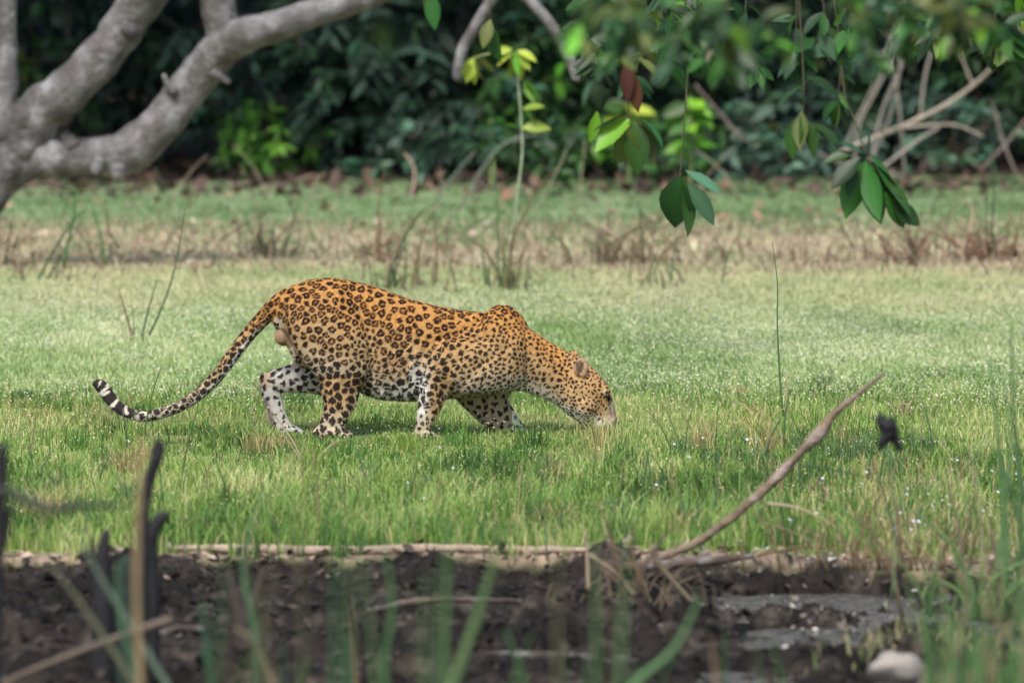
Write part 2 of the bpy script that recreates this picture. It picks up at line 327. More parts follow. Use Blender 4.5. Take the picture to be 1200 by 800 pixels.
    # tiny pale flowers
    def flowers(name, label, x, y, z, s, c):
        n = len(x); b = np.stack([x, y, ground_z(x, y) + z], -1); q = rng.random(n) * math.pi
        ax = np.stack([np.cos(q), np.sin(q), 0 * q], -1) * s[:, None]; bx = unit(np.stack([-np.sin(q), np.cos(q), .9 + 0 * q], -1)) * s[:, None]
        V = np.stack([b - ax, b - bx, b + ax, b + bx, b + np.cross(ax, bx) / s[:, None] * .3], 1).reshape(-1, 3)
        o_ = np.arange(n)[:, None, None] * 5; T = np.array([[0, 1, 4], [1, 2, 4], [2, 3, 4], [3, 0, 4]])[None]
        o = obj(name, new_mesh(name, V, (T + o_).reshape(-1, 3), M_petal, np.repeat(c, 5, 0))); tag(o, label, 'flowers', kind='stuff')
    x, y = scatter(25.2, 32.6, 2300); d = y + CAMD; k = rng.random(len(x)) < sstep(25.2, 27.2, d + wob(x, 81, 1, .5)) * (1 - .8 * sstep(30.2, 32.6, d)) * sstep(.25, .6, fbm(x * 1.5, d * .8, 82, 4)); x, y = x[k], y[k]; n = len(x)
    flowers('white_flowers', 'countless tiny white flowers dotting the herb carpet', x, y, .035 + .03 * rng.random(n), .0019 + .0024 * rng.random(n), np.tile(C3(.76, .76, .58), (n, 1)) * (.65 + .35 * rng.random((n, 1))))
    x, y = scatter(21.2, 26.6, 500); k = (rng.random(len(x)) < .5) ; x, y = x[k], y[k]; n = len(x)
    flowers('yellow_flowers', 'tiny cream flower heads scattered in the green grass', x, y, .07 + .03 * rng.random(n), .002 + .0016 * rng.random(n), np.tile(C3(.7, .7, .4), (n, 1)) * (.65 + .35 * rng.random((n, 1))))
    x, y = scatter(21.1, 24.2, 40); d = y + CAMD; k = rng.random(len(x)) < .12 + .88 * sstep(.4, 1.2, x); x, y = x[k], y[k]; n = len(x)
    flowers('lilac_flowers', 'pale lilac flowers low in the wet grass near the mud', x, y, .06 + .03 * rng.random(n), .004 + .005 * rng.random(n) ** 2, np.tile(C3(.62, .62, .76), (n, 1)) * (.8 + .2 * rng.random((n, 1))))
build_grass()

# ------------------------------------------------------------------ litter
def litter(name, label, cat, x, y, s, c, tilt=.5, zoff=.008):
    n = len(x); b = np.stack([x, y, ground_z(x, y) + zoff], -1); U = unit(np.array([0, 0, 1.]) + rng.normal(size=(n, 3)) * tilt); D = unit(np.cross(U, rnd_dir(n)))
    V, F, c2 = leaves(b, D, U, s, s * (.35 + .3 * rng.random(n)), c, 0)
    tag(obj(name, new_mesh(name, V, F, M_litter, c2)), label, cat, kind='stuff')
def build_litter():
    x, y = scatter(33.0, 38.2, 42); k = rng.random(len(x)) < sstep(33, 34.6, y + CAMD) * (1 - sstep(36.2, 38.2, y + CAMD)); x, y = x[k], y[k]; n = len(x)
    litter('fallen_leaves', 'fallen pinkish brown leaves strewn on the dry strip', 'leaf litter', x, y, .03 + .07 * rng.random(n), ramp(rng.random(n), [(.20, .15, .11), (.30, .24, .175), (.38, .32, .24), (.34, .35, .2)]))
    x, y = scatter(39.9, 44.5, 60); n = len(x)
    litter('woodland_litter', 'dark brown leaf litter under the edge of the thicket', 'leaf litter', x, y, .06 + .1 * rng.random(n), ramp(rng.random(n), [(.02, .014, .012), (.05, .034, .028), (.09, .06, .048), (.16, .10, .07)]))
    x, y = scatter(37.6, 41.2, 9); n = len(x)
    litter('lawn_leaves', 'scattered dead leaves lying on the shaded lawn', 'leaf litter', x, y, .04 + .07 * rng.random(n), ramp(rng.random(n), [(.08, .05, .04), (.22, .11, .08), (.35, .27, .18)]))
    x, y = scatter(17.6, 21.2, 650, 1.25); d = y + CAMD; k = d < lip_d(x) + .03; x, y = x[k], y[k]; n = len(x); e = sstep(.35, 0, lip_d(x) - y - CAMD); rt = sstep(.4, 1.2, x)
    t = (rng.random(n) * .5 + .5 * sstep(.42, .68, fbm(x * 2.6, (y + CAMD) * 5.5, 88, 3)) * rng.random(n)) + .25 * rt * rng.random(n) + .35 * e * rng.random(n)
    litter('mud_debris', 'rotten leaves and bark scraps trodden into the dark mud', 'debris', x, y, .012 + .045 * rng.random(n) ** 2, ramp(t, [(.012, .010, .009), (.016, .013, .011), (.026, .021, .018), (.065, .054, .046), (.24, .21, .19)]), .5, .012)
    x, y = scatter(20.6, 21.6, 700, 1.25); d = y + CAMD - lip_d(x); k = np.abs(d) < .06; x, y = x[k], y[k]; n = len(x)
    litter('bank_straw', 'bleached straw matted along the top edge of the mud bank', 'straw', x, y, .015 + .035 * rng.random(n), ramp(rng.random(n), [(.10, .07, .05), (.27, .2, .15), (.44, .36, .28)]) , .35, .006)
    # pale flakes on the right-hand mud: debris, plus water glints done as colour
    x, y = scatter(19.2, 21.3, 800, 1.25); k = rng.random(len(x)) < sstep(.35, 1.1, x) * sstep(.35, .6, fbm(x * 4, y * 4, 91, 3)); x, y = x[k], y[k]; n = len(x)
    litter('debris_glints', 'pale bleached leaf scraps and painted water glints on the wet mud at the right', 'debris', x, y, .01 + .035 * rng.random(n) ** 2, ramp(rng.random(n), [(.08, .065, .05), (.2, .17, .14), (.36, .33, .29), (.5, .49, .47)]), .4, .015)
build_litter()

# ------------------------------------------------------------------ leopard
def rib_loft(ribs, yc_default=0.0, seg=28, sub=4, pw=1.0):
    """ribs: (ax, ay, bx, by, half width m[, y centre]) photo-pixel edge pairs -> closed tube"""
    A = []; Bv = []; H = []; Y = []
    for r in ribs:
        y = r[5] if len(r) > 5 else yc_default
        A.append(P(r[0], r[1], y)); Bv.append(P(r[2], r[3], y)); H.append(r[4]); Y.append(y)
    A = np.array(A); Bv = np.array(Bv); H = np.array(H); n = len(A)
    tt = np.linspace(0, n - 1, (n - 1) * sub + 1); i = np.clip(tt.astype(int), 0, n - 2); f = (tt - i)[:, None]
    def cr(a):
        a = a.reshape(n, -1); g = lambda k: a[np.clip(k, 0, n - 1)]; p0, p1, p2, p3 = g(i - 1), g(i), g(i + 1), g(i + 2)
        return .5 * (2 * p1 + (p2 - p0) * f + (2 * p0 - 5 * p1 + 4 * p2 - p3) * f ** 2 + (3 * p1 - p0 - 3 * p2 + p3) * f ** 3)
    A = cr(A); Bv = cr(Bv); H = cr(H).ravel(); n = len(A)
    c = (A + Bv) / 2; r = (A - Bv) / 2; th = np.arange(seg) * 2 * math.pi / seg
    s = np.sin(th); co = np.cos(th); sy = np.sign(co) * np.abs(co) ** pw
    V = c[:, None] + r[:, None] * s[None, :, None] + np.array([0, 1., 0]) * H[:, None, None] * sy[None, :, None]
    V = V.reshape(-1, 3); a = np.arange(n - 1)[:, None] * seg; j = np.arange(seg)[None]; j2 = (j + 1) % seg
    F = np.stack([a + j, a + j2, a + seg + j2, a + seg + j], -1).reshape(-1, 4)
    d0 = unit(c[0] - c[1]) * min(np.linalg.norm(r[0]), H[0]) * .6; d1 = unit(c[-1] - c[-2]) * min(np.linalg.norm(r[-1]), H[-1]) * .6
    V = np.vstack([V, c[0] + d0, c[-1] + d1]); e = (n - 1) * seg; j = j.ravel(); j2 = j2.ravel(); N0 = n * seg
    T = np.vstack([tris(F), np.stack([j2, j, 0 * j + N0], -1), np.stack([e + j, e + j2, 0 * j + N0 + 1], -1)])
    return V, T
def ellipsoid(c, ax, rot=None, nu=20, nv=14):
    u = np.arange(nu) * 2 * math.pi / nu; v = np.linspace(0.02, math.pi - .02, nv)
    X = np.stack([np.sin(v)[:, None] * np.cos(u), np.sin(v)[:, None] * np.sin(u), np.cos(v)[:, None] + 0 * u], -1).reshape(-1, 3) * np.array(ax)
    if rot is not None: X = X @ np.array(rot).T
    X = X + np.asarray(c); a = np.arange(nv - 1)[:, None] * nu; j = np.arange(nu)[None]; j2 = (j + 1) % nu
    F = np.stack([a + j, a + nu + j, a + nu + j2, a + j2], -1).reshape(-1, 4)
    X = np.vstack([X, X[:nu].mean(0), X[-nu:].mean(0)]); j = j.ravel(); j2 = j2.ravel(); e = (nv - 1) * nu
    return X, np.vstack([tris(F), np.stack([j, j2, 0 * j + nu * nv], -1), np.stack([e + j2, e + j, 0 * j + nu * nv + 1], -1)])
def rotm(ax, ang): return np.array(Matrix.Rotation(ang, 3, ax))

def build_leopard():
    parts = []
    # trunk, neck and head as one loft
    parts.append(rib_loft([
        (322,353,323,374,.028),(327,346,331,386,.055),(338,337,344,404,.082),(352,331,357,420,.102),(370,326.5,373,435,.116),(392,325.5,392,446,.112),
        (416,330,414,456,.102),(438,335.5,435,465,.104),(458,342.5,455,469,.116),(486,352,486,470,.122),(515,359,515,468,.116),(545,364,546,466,.108),
        (570,366,572,464,.102),(592,370,590,461,.096),(611,380,603,458,.096),(628,390,615,459,.086),(645,401,630,464,.074),(660,409,645,470,.068),
        (674,416,655,477,.070),(688,425,663,484,.077),(701,437,671,490,.078),(710.5,449,679,496,.069),(716,461,686,502,.052),(719.5,473,692,507,.040),
        (722,485,699,510,.037),(723.5,494,708,511,.030),(722.5,500,714,508,.016)], 0, 32, 4, .9))
    # near shoulder blade and upper arm, far shoulder
    for sg in (-1, 1):
        dx = 0 if sg < 0 else 7
        parts.append(rib_loft([(577+dx,360,590+dx,358,.016,sg*.042),(568+dx,368,604+dx,369,.032,sg*.055),(564+dx,385,613+dx,385,.044,sg*.07),(568+dx,405,616+dx,404,.048,sg*.082),
                               (574+dx,424,617+dx,424,.046,sg*.085),(583+dx,440,612+dx,441,.035,sg*.08),(592,450,606,450,.02,sg*.075)], 0, 22, 4))
    parts.append(rib_loft([(615,405,613,444,.03,-.085),(592,400,594,455,.047,-.088),(566,399,570,459,.052,-.094),(543,397,548,461,.05,-.1),(523,400,530,459,.048,-.103),(508,407,519,454,.040,-.105),(500,414,508,444,.024,-.105)], 0, 24, 4))
    parts.append(rib_loft([(504,405,530,400,.035,-.10),(498,418,538,425,.046,-.104),(493.5,433,535,441,.046,-.106),(491.5,450,529,456,.041,-.107),(490.5,466,521,471,.035,-.107),(489,481,514,485,.029,-.107),(487.5,494,506,497,.025,-.107),(486.5,504,502,506,.025,-.107),(487,512,505,511,.026,-.107)], 0, 22, 4))
    # far foreleg reaching forward
    parts.append(rib_loft([(530,438,606,436,.05,.075),(528,458,600,458,.052,.088),(538,472,596,468,.044,.095),(552,485,602,479,.037,.1),(563,496,608,489,.032,.1),(574,504,613,498,.03,.1),(585,509,618,504,.03,.1)], 0, 22, 4))
    parts.append(rib_loft([(578,502,584,511,.028,.1),(596,499,600,511,.034,.1),(613,501,615,511,.036,.1),(624,506,625,511,.025,.1)], 0, 18, 4))
    # near forepaw
    parts.append(rib_loft([(486,503,485,514,.02,-.107),(496,502,496,516,.033,-.107),(507,506,507,516,.036,-.107),(515,510,515,516,.026,-.107)], 0, 18, 4))
    # near hind: thigh, shank, foot
    parts.append(rib_loft([(341,345,402,338,.035,-.062),(334,366,420,356,.055,-.07),(338,388,433,380,.066,-.077),(344,405,440,402,.068,-.082),(352,420,441,420,.062,-.086),(364,434,436,436,.054,-.09),
                           (375,448,425,449,.045,-.094),(377,462,421,463,.038,-.096),(379,474,416,477,.034,-.097),(378,485,410,488,.031,-.098),(374,496,405,498,.030,-.098),(371,505,403,506,.031,-.098)], 0, 26, 4))
    parts.append(rib_loft([(368,500,368,512,.026,-.098),(380,498,380,515,.034,-.098),(395,500,395,516,.04,-.098),(407,504,407,516,.038,-.098),(414,509,414,516,.026,-.098)], 0, 18, 4))
    # far hind: shank lying back, hock, metatarsus
    parts.append(rib_loft([(400,405,412,465,.06,.075),(378,412,389,466,.055,.08),(360,422,367,461,.046,.086),(343,426,348,460,.038,.09),(327,431,332,460,.031,.092),(314,435,320,459,.027,.093),(304,441,310,456,.018,.093)], 0, 22, 4))
    parts.append(rib_loft([(306,437,329,443,.024,.093),(304,447,330,457,.026,.093),(306.5,460,330,466,.024,.093),(310,473,333,477,.023,.093),(314,486,337,488,.023,.093),(318,497,342,498,.026,.093),(322,505,347,504,.028,.093)], 0, 20, 4))
    parts.append(rib_loft([(324,498,324,509,.02,.093),(336,496,336,511,.034,.093),(348,500,348,511,.035,.093),(357,505,357,511,.024,.093)], 0, 18, 4))
    # rear: under-tail and testicles
    parts.append(rib_loft([(318,360,336,352,.028),(319,376,340,372,.03),(325,388,346,388,.03),(333,400,352,402,.028),(340,412,356,416,.03),(345,424,362,430,.03)], 0, 18, 3))
    parts.append(ellipsoid(P(330, 395, -.014), (.027, .020, .030))); parts.append(ellipsoid(P(332, 398, .02), (.024, .018, .025)))
    # tail
    tl = [(352,346,13,0),(336,350,12,0),(322,359,10.6,0),(310,371,9.6,0),(292.6,390,8.8,0),(272.5,416,8.2,-.01),(255,440,7.8,-.02),(235,460,7.2,-.04),(215,473.5,6.8,-.06),(195,482,6.5,-.07),(172,487.5,6.4,-.08),(154.6,485.5,6.5,-.08),(140,478,6.8,-.07),(129,466.5,7.2,-.06),(121.5,455,7.6,-.05),(116,450.5,6.8,-.05),(111.5,449,4.5,-.05)]
    v, f = tube([P(a, b, y) for a, b, r, y in tl], [r / 300 for a, b, r, y in tl], 16, sub=4); parts.append((v, tris(f)))
    # skull details: brow ridge, cheek, muzzle pads, ears
    for sg in (-1, 1):
        parts.append(ellipsoid(P(709, 458, sg*.043), (.022, .017, .034), rotm('Y', -.35)))
        parts.append(ellipsoid(P(684, 474, sg*.052), (.055, .034, .045), rotm('Y', .6)))
        parts.append(ellipsoid(P(711, 494, sg*.020), (.038, .024, .034), rotm('Y', .3)))
    parts.append(ellipsoid(P(722, 496, 0), (.013, .02, .014)))
    parts.append(ellipsoid(P(704, 503, 0), (.035, .026, .022), rotm('Y', .5)))
    V, F, _ = join_np(parts)
    me = bpy.data.meshes.new('raw'); me.from_pydata(V.tolist(), [], F.tolist()); me.update()
    raw = bpy.data.objects.new('raw', me); COL.objects.link(raw)
    md = raw.modifiers.new('r', 'REMESH'); md.mode = 'VOXEL'; md.voxel_size = .0042
    sm = raw.modifiers.new('s', 'SMOOTH'); sm.factor = .5; sm.iterations = 5
    # ears as cupped shells after the first smoothing
    dg = bpy.context.evaluated_depsgraph_get(); dg.update(); ev = raw.evaluated_get(dg); m1 = bpy.data.meshes.new_from_object(ev)
    raw.modifiers.clear()
    n = len(m1.vertices); Vb = np.empty(n * 3); m1.vertices.foreach_get('co', Vb); Vb = Vb.reshape(-1, 3)
    m1.calc_loop_triangles(); Fb = np.empty(len(m1.loop_triangles) * 3, int); m1.loop_triangles.foreach_get('vertices', Fb); Fb = Fb.reshape(-1, 3)
    earc = P(681, 431, -.062)
    V, F, _ = join_np([(Vb, Fb), ellipsoid(earc, (.030, .013, .040), rotm('Z', .35) @ rotm('Y', .15)), ellipsoid(earc + np.array([.012, -.010, -.012]), (.012, .008, .028), rotm('Y', .2)), ellipsoid(P(672, 419, .05), (.026, .012, .030))])
    me = bpy.data.meshes.new('raw2'); me.from_pydata(V.tolist(), [], F.tolist()); me.update(); raw.data = me
    md = raw.modifiers.new('r', 'REMESH'); md.mode = 'VOXEL'; md.voxel_size = .0029
    sm = raw.modifiers.new('s', 'SMOOTH'); sm.factor = .5; sm.iterations = 3
    dg.update(); dg = bpy.context.evaluated_depsgraph_get(); me = bpy.data.meshes.new_from_object(raw.evaluated_get(dg))
    bpy.data.objects.remove(raw)
    n = len(me.vertices); X = np.empty(n * 3); me.vertices.foreach_get('co', X); X = X.reshape(-1, 3)
    N = np.empty(n * 3); me.vertices.foreach_get('normal', N); N = N.reshape(-1, 3)
    px, py = proj(X); Y = X[:, 1]
    def groove(pl, wdt, dep, near_only=False):
        pl = np.array(pl, float); best = np.full(n, 1e9)
        for a_, b_ in zip(pl[:-1], pl[1:]):
            ab = b_ - a_; t = np.clip(((px - a_[0]) * ab[0] + (py - a_[1]) * ab[1]) / (ab @ ab), 0, 1); best = np.minimum(best, np.hypot(px - a_[0] - t * ab[0], py - a_[1] - t * ab[1]))
        return -dep * np.exp(-(best / wdt) ** 2)
    dis = groove([(414, 340), (428, 372), (436, 405), (434, 436)], 6, .010) + groove([(566, 362), (560, 380), (535, 391), (508, 402), (496, 420), (490, 445)], 5, .009)
    dis += groove([(615, 388), (620, 415), (606, 440)], 6, .004) + groove([(356, 350), (372, 385), (384, 420), (380, 445)], 7, .006) + groove([(536, 457), (560, 430), (592, 408), (600, 385)], 6, .006)
    dis += groove([(522, 408), (528, 430), (520, 462)], 5, .004) - groove([(575, 372), (592, 400), (606, 425)], 9, .006) - groove([(395, 350), (408, 390), (412, 425)], 9, .006) - groove([(515, 402), (545, 402)], 6, .004)
    dis += groove([(630, 400), (650, 430), (668, 455)], 7, .003) + groove([(668, 448), (680, 466), (676, 486)], 5, .004) - groove([(392, 452), (394, 480)], 6, .003) + groove([(402, 448), (399, 482)], 4, .004)
    rib_ = (px > 448) & (px < 530) & (py > 385) & (py < 455); dis += np.where(rib_, .0022 * np.sin((px + (py - 420) * .45) * .52) * sstep(448, 462, px) * sstep(530, 512, px) * sstep(385, 400, py) * sstep(455, 440, py), 0)
    dis += (fbm(px * .045, py * .045, 55, 3) - .5) * .010
    dis *= sstep(.25, .6, np.abs(N[:, 1])) * (np.abs(Y) > .03); X = X + N * dis[:, None]; me.vertices.foreach_set('co', X.ravel().astype(np.float32)); me.update()
    me.vertices.foreach_get('normal', N0_ := np.empty(n * 3)); N = N0_.reshape(-1, 3)
    # ---- coat colour
    orange = C3(.40, .205, .064); tawny = C3(.37, .245, .122); cream = C3(.43, .36, .265); white = C3(.60, .585, .55); grey = C3(.40, .37, .34)
    def mix(c, c2, s): s = np.asarray(s)[:, None]; return c * (1 - s) + c2 * s
    top = np.interp(px, [320,340,370,392,440,486,545,580,600,628,660,690,712,724], [350,337,327,325,336,352,363,356,362,388,409,426,449,490])
    bot = np.interp(px, [320,345,392,436,455,486,515,590,615,645,664,690,720], [400,424,450,465,469,470,468,461,459,470,484,505,511])
    rel = np.clip((py - top) / np.maximum(bot - top, 8), -1, 2); nz = fbm(px * .05, py * .05, 5, 3)
    c = np.tile(orange, (n, 1)); c = mix(c, tawny, sstep(.15, .62, rel + (nz - .5) * .3)); c = mix(c, cream, sstep(.62, .88, rel) * .75)
    belly = sstep(443, 458, py + (px - 480) * .05) * ((px > 424) & (px < 490)); c = mix(c, white, belly)
    c = mix(c, white, sstep(-.3, -.75, N[:, 2]) * (py > 430))
    # legs
    hindn = (px > 355) & (px < 432) & (py > 440) & (Y < 0); c[hindn] = mix(np.tile(tawny * 1.05, (n, 1)), cream, sstep(470, 500, py))[hindn]
    c = mix(c, cream, ((px > 405) & (px < 436) & (py > 440) & (Y < 0)) * sstep(-8, 2, px - np.interp(py, [440, 462, 477, 500], [431, 419, 414, 403])))
    fl = (px > 480) & (px < 542) & (py > 405) & (Y < -.03); fc = mix(np.tile(tawny, (n, 1)), white, sstep(.75, .2, (px - np.interp(py, [405, 440, 480, 515], [498, 491, 488, 486])) / 26) * sstep(410, 446, py + (nz - .5) * 20)); fc = mix(fc, cream, sstep(480, 500, py))
    s = fl * sstep(545, 525, px) * sstep(404, 440, py + (nz - .5) * 14); c = mix(c, fc, s)
    farl = (Y > .025) & (py > 418) & (px < 620); wf = mix(np.tile(white * .66, (n, 1)), grey, sstep(.25, -.7, N[:, 2])); wf = mix(wf, tawny * .9, sstep(16, 4, np.hypot(px - 308, (py - 441) * .8)) * .7); wf = mix(wf, white * 1.35, (px > 500) * .85); c[farl] = wf[farl]  # far foreleg coloured whiter to offset the shadow it stands in
    dark_hock = (px < 330) & (py > 466) & (px < np.interp(py, [466, 505], [314, 326])); c[dark_hock & (Y > 0)] = C3(.16, .14, .13)
    under = (py > 452) & (px > 520) & (px < 600); c = mix(c, cream * .8, sstep(452, 464, py) * under)
    # rear and genitals
    gen = ((px - 329) / 16) ** 2 + ((py - 398) / 14) ** 2 < 1; c[gen] = C3(.27, .18, .115)
    peri = (px < np.interp(py, [372, 400, 430], [330, 341, 352])) & (py > 371) & (py < 428) & ~gen & (px > 316); c[peri] = C3(.52, .42, .32)
    # tail
    tp = np.array([P(a, b, y) for a, b, r, y in tl]); tpx = np.array([t[0] for t in tl], float)
    tail = (px < 322) & (Y < .05) & (py < 500) & ~((px > 300) & (py > 400)); tz = np.interp(px, tpx[::-1], np.array([t[1] for t in tl], float)[::-1])
    under_t = sstep(0, 5, (py - tz) * .7 + (0 if True else 0))
    tc = mix(np.tile(orange, (n, 1)), tawny, sstep(310, 270, px)); tc = mix(tc, cream, sstep(270, 200, px)); tc = mix(tc, white, np.maximum(under_t * sstep(320, 285, px), sstep(210, 160, px) * .45)); c[tail] = tc[tail]
    # head
    head = px > 655; hc = tawny * 1.02
    fu = unit(np.array([722 - 680., 497 - 428.])); along = ((px - 690) * fu[0] + (py - 428) * fu[1]) / 78
    c = mix(c, hc, sstep(655, 672, px) * .6); c = mix(c, white, head * sstep(-6, 6, py - np.interp(px, [655, 672, 690, 700, 712], [474, 480, 486, 488, 494])))
    mz = head * sstep(.55, .75, along) * sstep(-2, 4, px - np.interp(py, [455, 470, 485, 500], [716, 712, 710, 709])); c = mix(c, C3(.22, .175, .14), mz * (.75 + .25 * fbm(px * .4, py * .4, 3, 2))); c = mix(c, C3(.10, .085, .075), head * sstep(497, 505, py) * (px > 690) * .8)
    c = mix(c, C3(.34, .29, .24), head * sstep(3.2, 1.6, np.hypot(px - 717, (py - 476) * .3)) * .7)
    c = mix(c, C3(.05, .03, .028), head * sstep(5.5, 3.5, np.hypot(px - 723.5, (py - 498) * .8)))
    earm = np.linalg.norm(X - earc, axis=1) < .042
    ei = (X - earc) @ unit(np.array([.5, -.72, .28]))
    earcol = mix(np.tile(C3(.33, .22, .13), (n, 1)), C3(.09, .06, .04), sstep(5.5, 2.5, np.hypot(px - 681, (py - 430) * .7) + (fbm(px * .3, py * .3, 3, 3) - .5) * 8)); earcol = mix(earcol, C3(.05, .035, .03), sstep(3, 1, np.abs(px - 676.5 - (py - 430) * .15)) * .7); isear = earm & (np.hypot((px - 681) / 10, (py - 430) / 13) < 1) & (Y < -.05)
    # ---- spots
    kd = kdtree.KDTree(n)
    for i in range(n): kd.insert(X[i], i)
    kd.balance()
    dark = np.zeros(n); fill = np.zeros(n)
    def kind(i):
        x, y, yy = px[i], py[i], Y[i]
        if isear[i] or gen[i]: return None
        if tail[i] and x < 316:
            if x < 190: return (.028, .0160, 1, 0, 1.1)
            return (.0245, .0122, 2, .006, 1.2)
        if farl[i]: return (.026 if y > 470 and x < 350 else .031, .0066 if (x < 350 and y > 462) else (.0105 if x < 480 else .0092), 1, 0, .9)
        if x > 664: return (.0142, .0053, 1, 0, .8) if not (mz[i] > .5 or along[i] > .86) else None
        if x > 625: return (.0200, .0068, 2, .0055, .8)
        if fl[i] and x < 540 and y > 404:
            if y > 482: return (.022, .0068, 1, 0, .9)
            return (.031, .0122, 1.6, .005, .95)
        if x > 535 and y > 372 and x < 625:
            q = min(1, max(0, (x - 540) / 60)); return (.0225 - .006 * q, .0090 - .0028 * q, 1, 0, .9)
        if x > 500 and y > 440: return (.028, .009, 1, 0, 1)
        if hindn[i] or (y > 425 and x < 430): return (.0315, .0142, 1, 0, .95)
        if y > 446 and x > 424: return (.035, .0145, 1.5, .006, 1.0)
        if 408 < x < 445 and y > 385: return (.0185, .0074, 1, 0, 1)
        if rel[i] < .13: return (.0345, .0088, 5, .0138, 1)
        if x < 408: return (.0315, .0078, 4, .0098, 1)
        if rel[i] > .62: return (.0270, .0110, 2, .008, 1)
        return (.0335, .0080, 4, .0112, 1)
    order = rng.permutation(n)[:26000]; acc = kdtree.KDTree(1); pts = []; cell = {}
    def near(p, r):
        g = tuple((p // .05).astype(int))
        for a in (-1, 0, 1):
            for b in (-1, 0, 1):
                for e in (-1, 0, 1):
                    for q, rq in cell.get((g[0]+a, g[1]+b, g[2]+e), ()):
                        if ((q - p) ** 2).sum() < ((r + rq) * .5) ** 2: return True
        return False
    for i in order:
        k = kind(i)
        if k is None: continue
        k = (k[0] * R.uniform(.85, 1.18),) + tuple(k[1:])
        if near(X[i], k[0] * .84): continue
        cell.setdefault(tuple((X[i] // .05).astype(int)), []).append((X[i], k[0] * .84)); pts.append((i, k))
    ci = np.array([p[0] for p in pts]); jit = np.stack([fbm(X[:, 0] * 70, X[:, 2] * 70 + X[:, 1] * 50, 7 + q, 2) - .5 for q in range(3)], -1) * .0105
    XJ = X + jit; cen = X[ci].copy()
    def nearest2(cen):
        kt = kdtree.KDTree(len(cen))
        for j in range(len(cen)): kt.insert(cen[j], j)
        kt.balance(); a1 = np.empty(n, int); a2 = np.empty(n, int)
        for v_ in range(n):
            h = kt.find_n(XJ[v_], 2); a1[v_] = h[0][1]; a2[v_] = h[1][1]
        return a1, a2
    for it in range(2):
        a1, a2 = nearest2(cen)
        if it == 1: break
        cnt = np.maximum(np.bincount(a1, minlength=len(cen)), 1)
        nc_ = np.stack([np.bincount(a1, weights=X[:, q], minlength=len(cen)) / cnt for q in range(3)], -1)
        cen = cen * .3 + nc_ * .7
    par = [kind(kd.find(p)[1]) for p in cen]; K = len(cen)
    ok = np.array([p is not None for p in par]); par = [p or (.02, .005, 1, 0, 1) for p in par]
    SP = np.array([p[0] for p in par]); RR = np.array([p[1] for p in par]); RG = np.array([p[3] if p[2] >= 2.3 else 0 for p in par]); NB = np.array([p[2] for p in par])
    rj = rng.random((K, 6)); g = cen[a2] - cen[a1]; gl = np.linalg.norm(g, axis=1); dv = XJ - cen[a1]; d1 = np.linalg.norm(dv, axis=1)
    bd_ = gl / 2 - (dv * g).sum(1) / np.maximum(gl, 1e-6)                     # distance to the cell border
    T1 = np.tile(np.array([-1, 0, -.25]), (n, 1)); T1 = unit(T1 - N * (T1 * N).sum(1, keepdims=True) + 1e-4); T2 = np.cross(N, T1)
    q1 = (dv * T1).sum(1); q2 = (dv * T2).sum(1); ang = np.arctan2(q2, q1); ids = a1
    # slight elongation of each mark in its own direction
    ea = rj[ids, 0] * math.pi; eu = q1 * np.cos(ea) + q2 * np.sin(ea); ev_ = -q1 * np.sin(ea) + q2 * np.cos(ea)
    el = 1 + .35 * rj[ids, 1]; de = np.hypot(eu / el, ev_ * (1 + .12 * rj[ids, 1]))
    aw = np.cos(ang); bw = np.sin(ang); edge = 1 + .55 * (vnoise(aw * 1.5 + ids * 3.1, bw * 1.5 + ids * 1.7, 5) - .5) * 2
    solid = RG[ids] == 0; rs = RR[ids] * (.90 + .34 * rj[ids, 2]) * edge
    soft = .0011; ds = sstep(soft, -soft, de - rs)
    two = (NB[ids] >= 1.5) & solid & (rj[ids, 3] < .45)                          # double marks with a notch
    ds = ds * np.where(two, sstep(.0003, .0016, np.abs(eu) - .0004), 1)
    ro = SP[ids] * .50 * (.9 + .14 * rj[ids, 2]) * (edge * .5 + .5); ri = SP[ids] * (.115 + .07 * rj[ids, 4]); m_ = np.where(rj[ids, 3] < .5, 3, 4)
    dr_ = sstep(soft, -soft, d1 - ro) * sstep(-soft, soft, d1 - ri) * sstep(.0010, .0030, bd_)
    dr_ = dr_ * sstep(.985, .90, np.cos(m_ * ang + rj[ids, 5] * 6.28 + 1.1 * np.sin(ang + ids)) * (.86 + .2 * rj[ids, 1]))
    dr_ = np.where(rj[ids, 4] < .16, sstep(soft, -soft, d1 - ro * .72) * sstep(.0018, .004, bd_), dr_)
    dark = np.where(solid, ds, dr_) * ok[ids] * sstep(.0006, .0022, bd_)
    fill = np.where(solid, 0, sstep(ro, ro * .8, d1)) * ok[ids]
    c = mix(c, c * C3(.62, .50, .40), fill * .9)
    black = C3(.008, .006, .007)
    # tail bands near the tip
    tpp = np.array([(t[0], t[1]) for t in tl], float); seg_ = np.linalg.norm(np.diff(tpp, axis=0), axis=1); cum = np.concatenate([[0], np.cumsum(seg_)])
    tq = np.linspace(0, cum[-1], 400); tx = np.interp(tq, cum, tpp[:, 0]); ty = np.interp(tq, cum, tpp[:, 1]); ti = np.where(tail)[0]
    D2 = (px[ti, None] - tx) ** 2 + (py[ti, None] - ty) ** 2; arc = cum[-1] - tq[D2.argmin(1)]                # px from the tip
    upside = N[ti, 2] * .8 - N[ti, 0] * .1 + fbm(arc * .15, Y[ti] * 60, 19, 2) - .5
    bd = sstep(-.75, -.5, np.sin(arc * .42 + 3.4 * fbm(arc * .07, arc * 0, 23, 2) + .9 * Y[ti] * 60) + .3 * np.sin(arc * .9) + 1.3 * (fbm(arc * .25, N[ti, 2] * 1.5 + 3, 27, 2) - .5)) * sstep(-.75, -.55, upside)
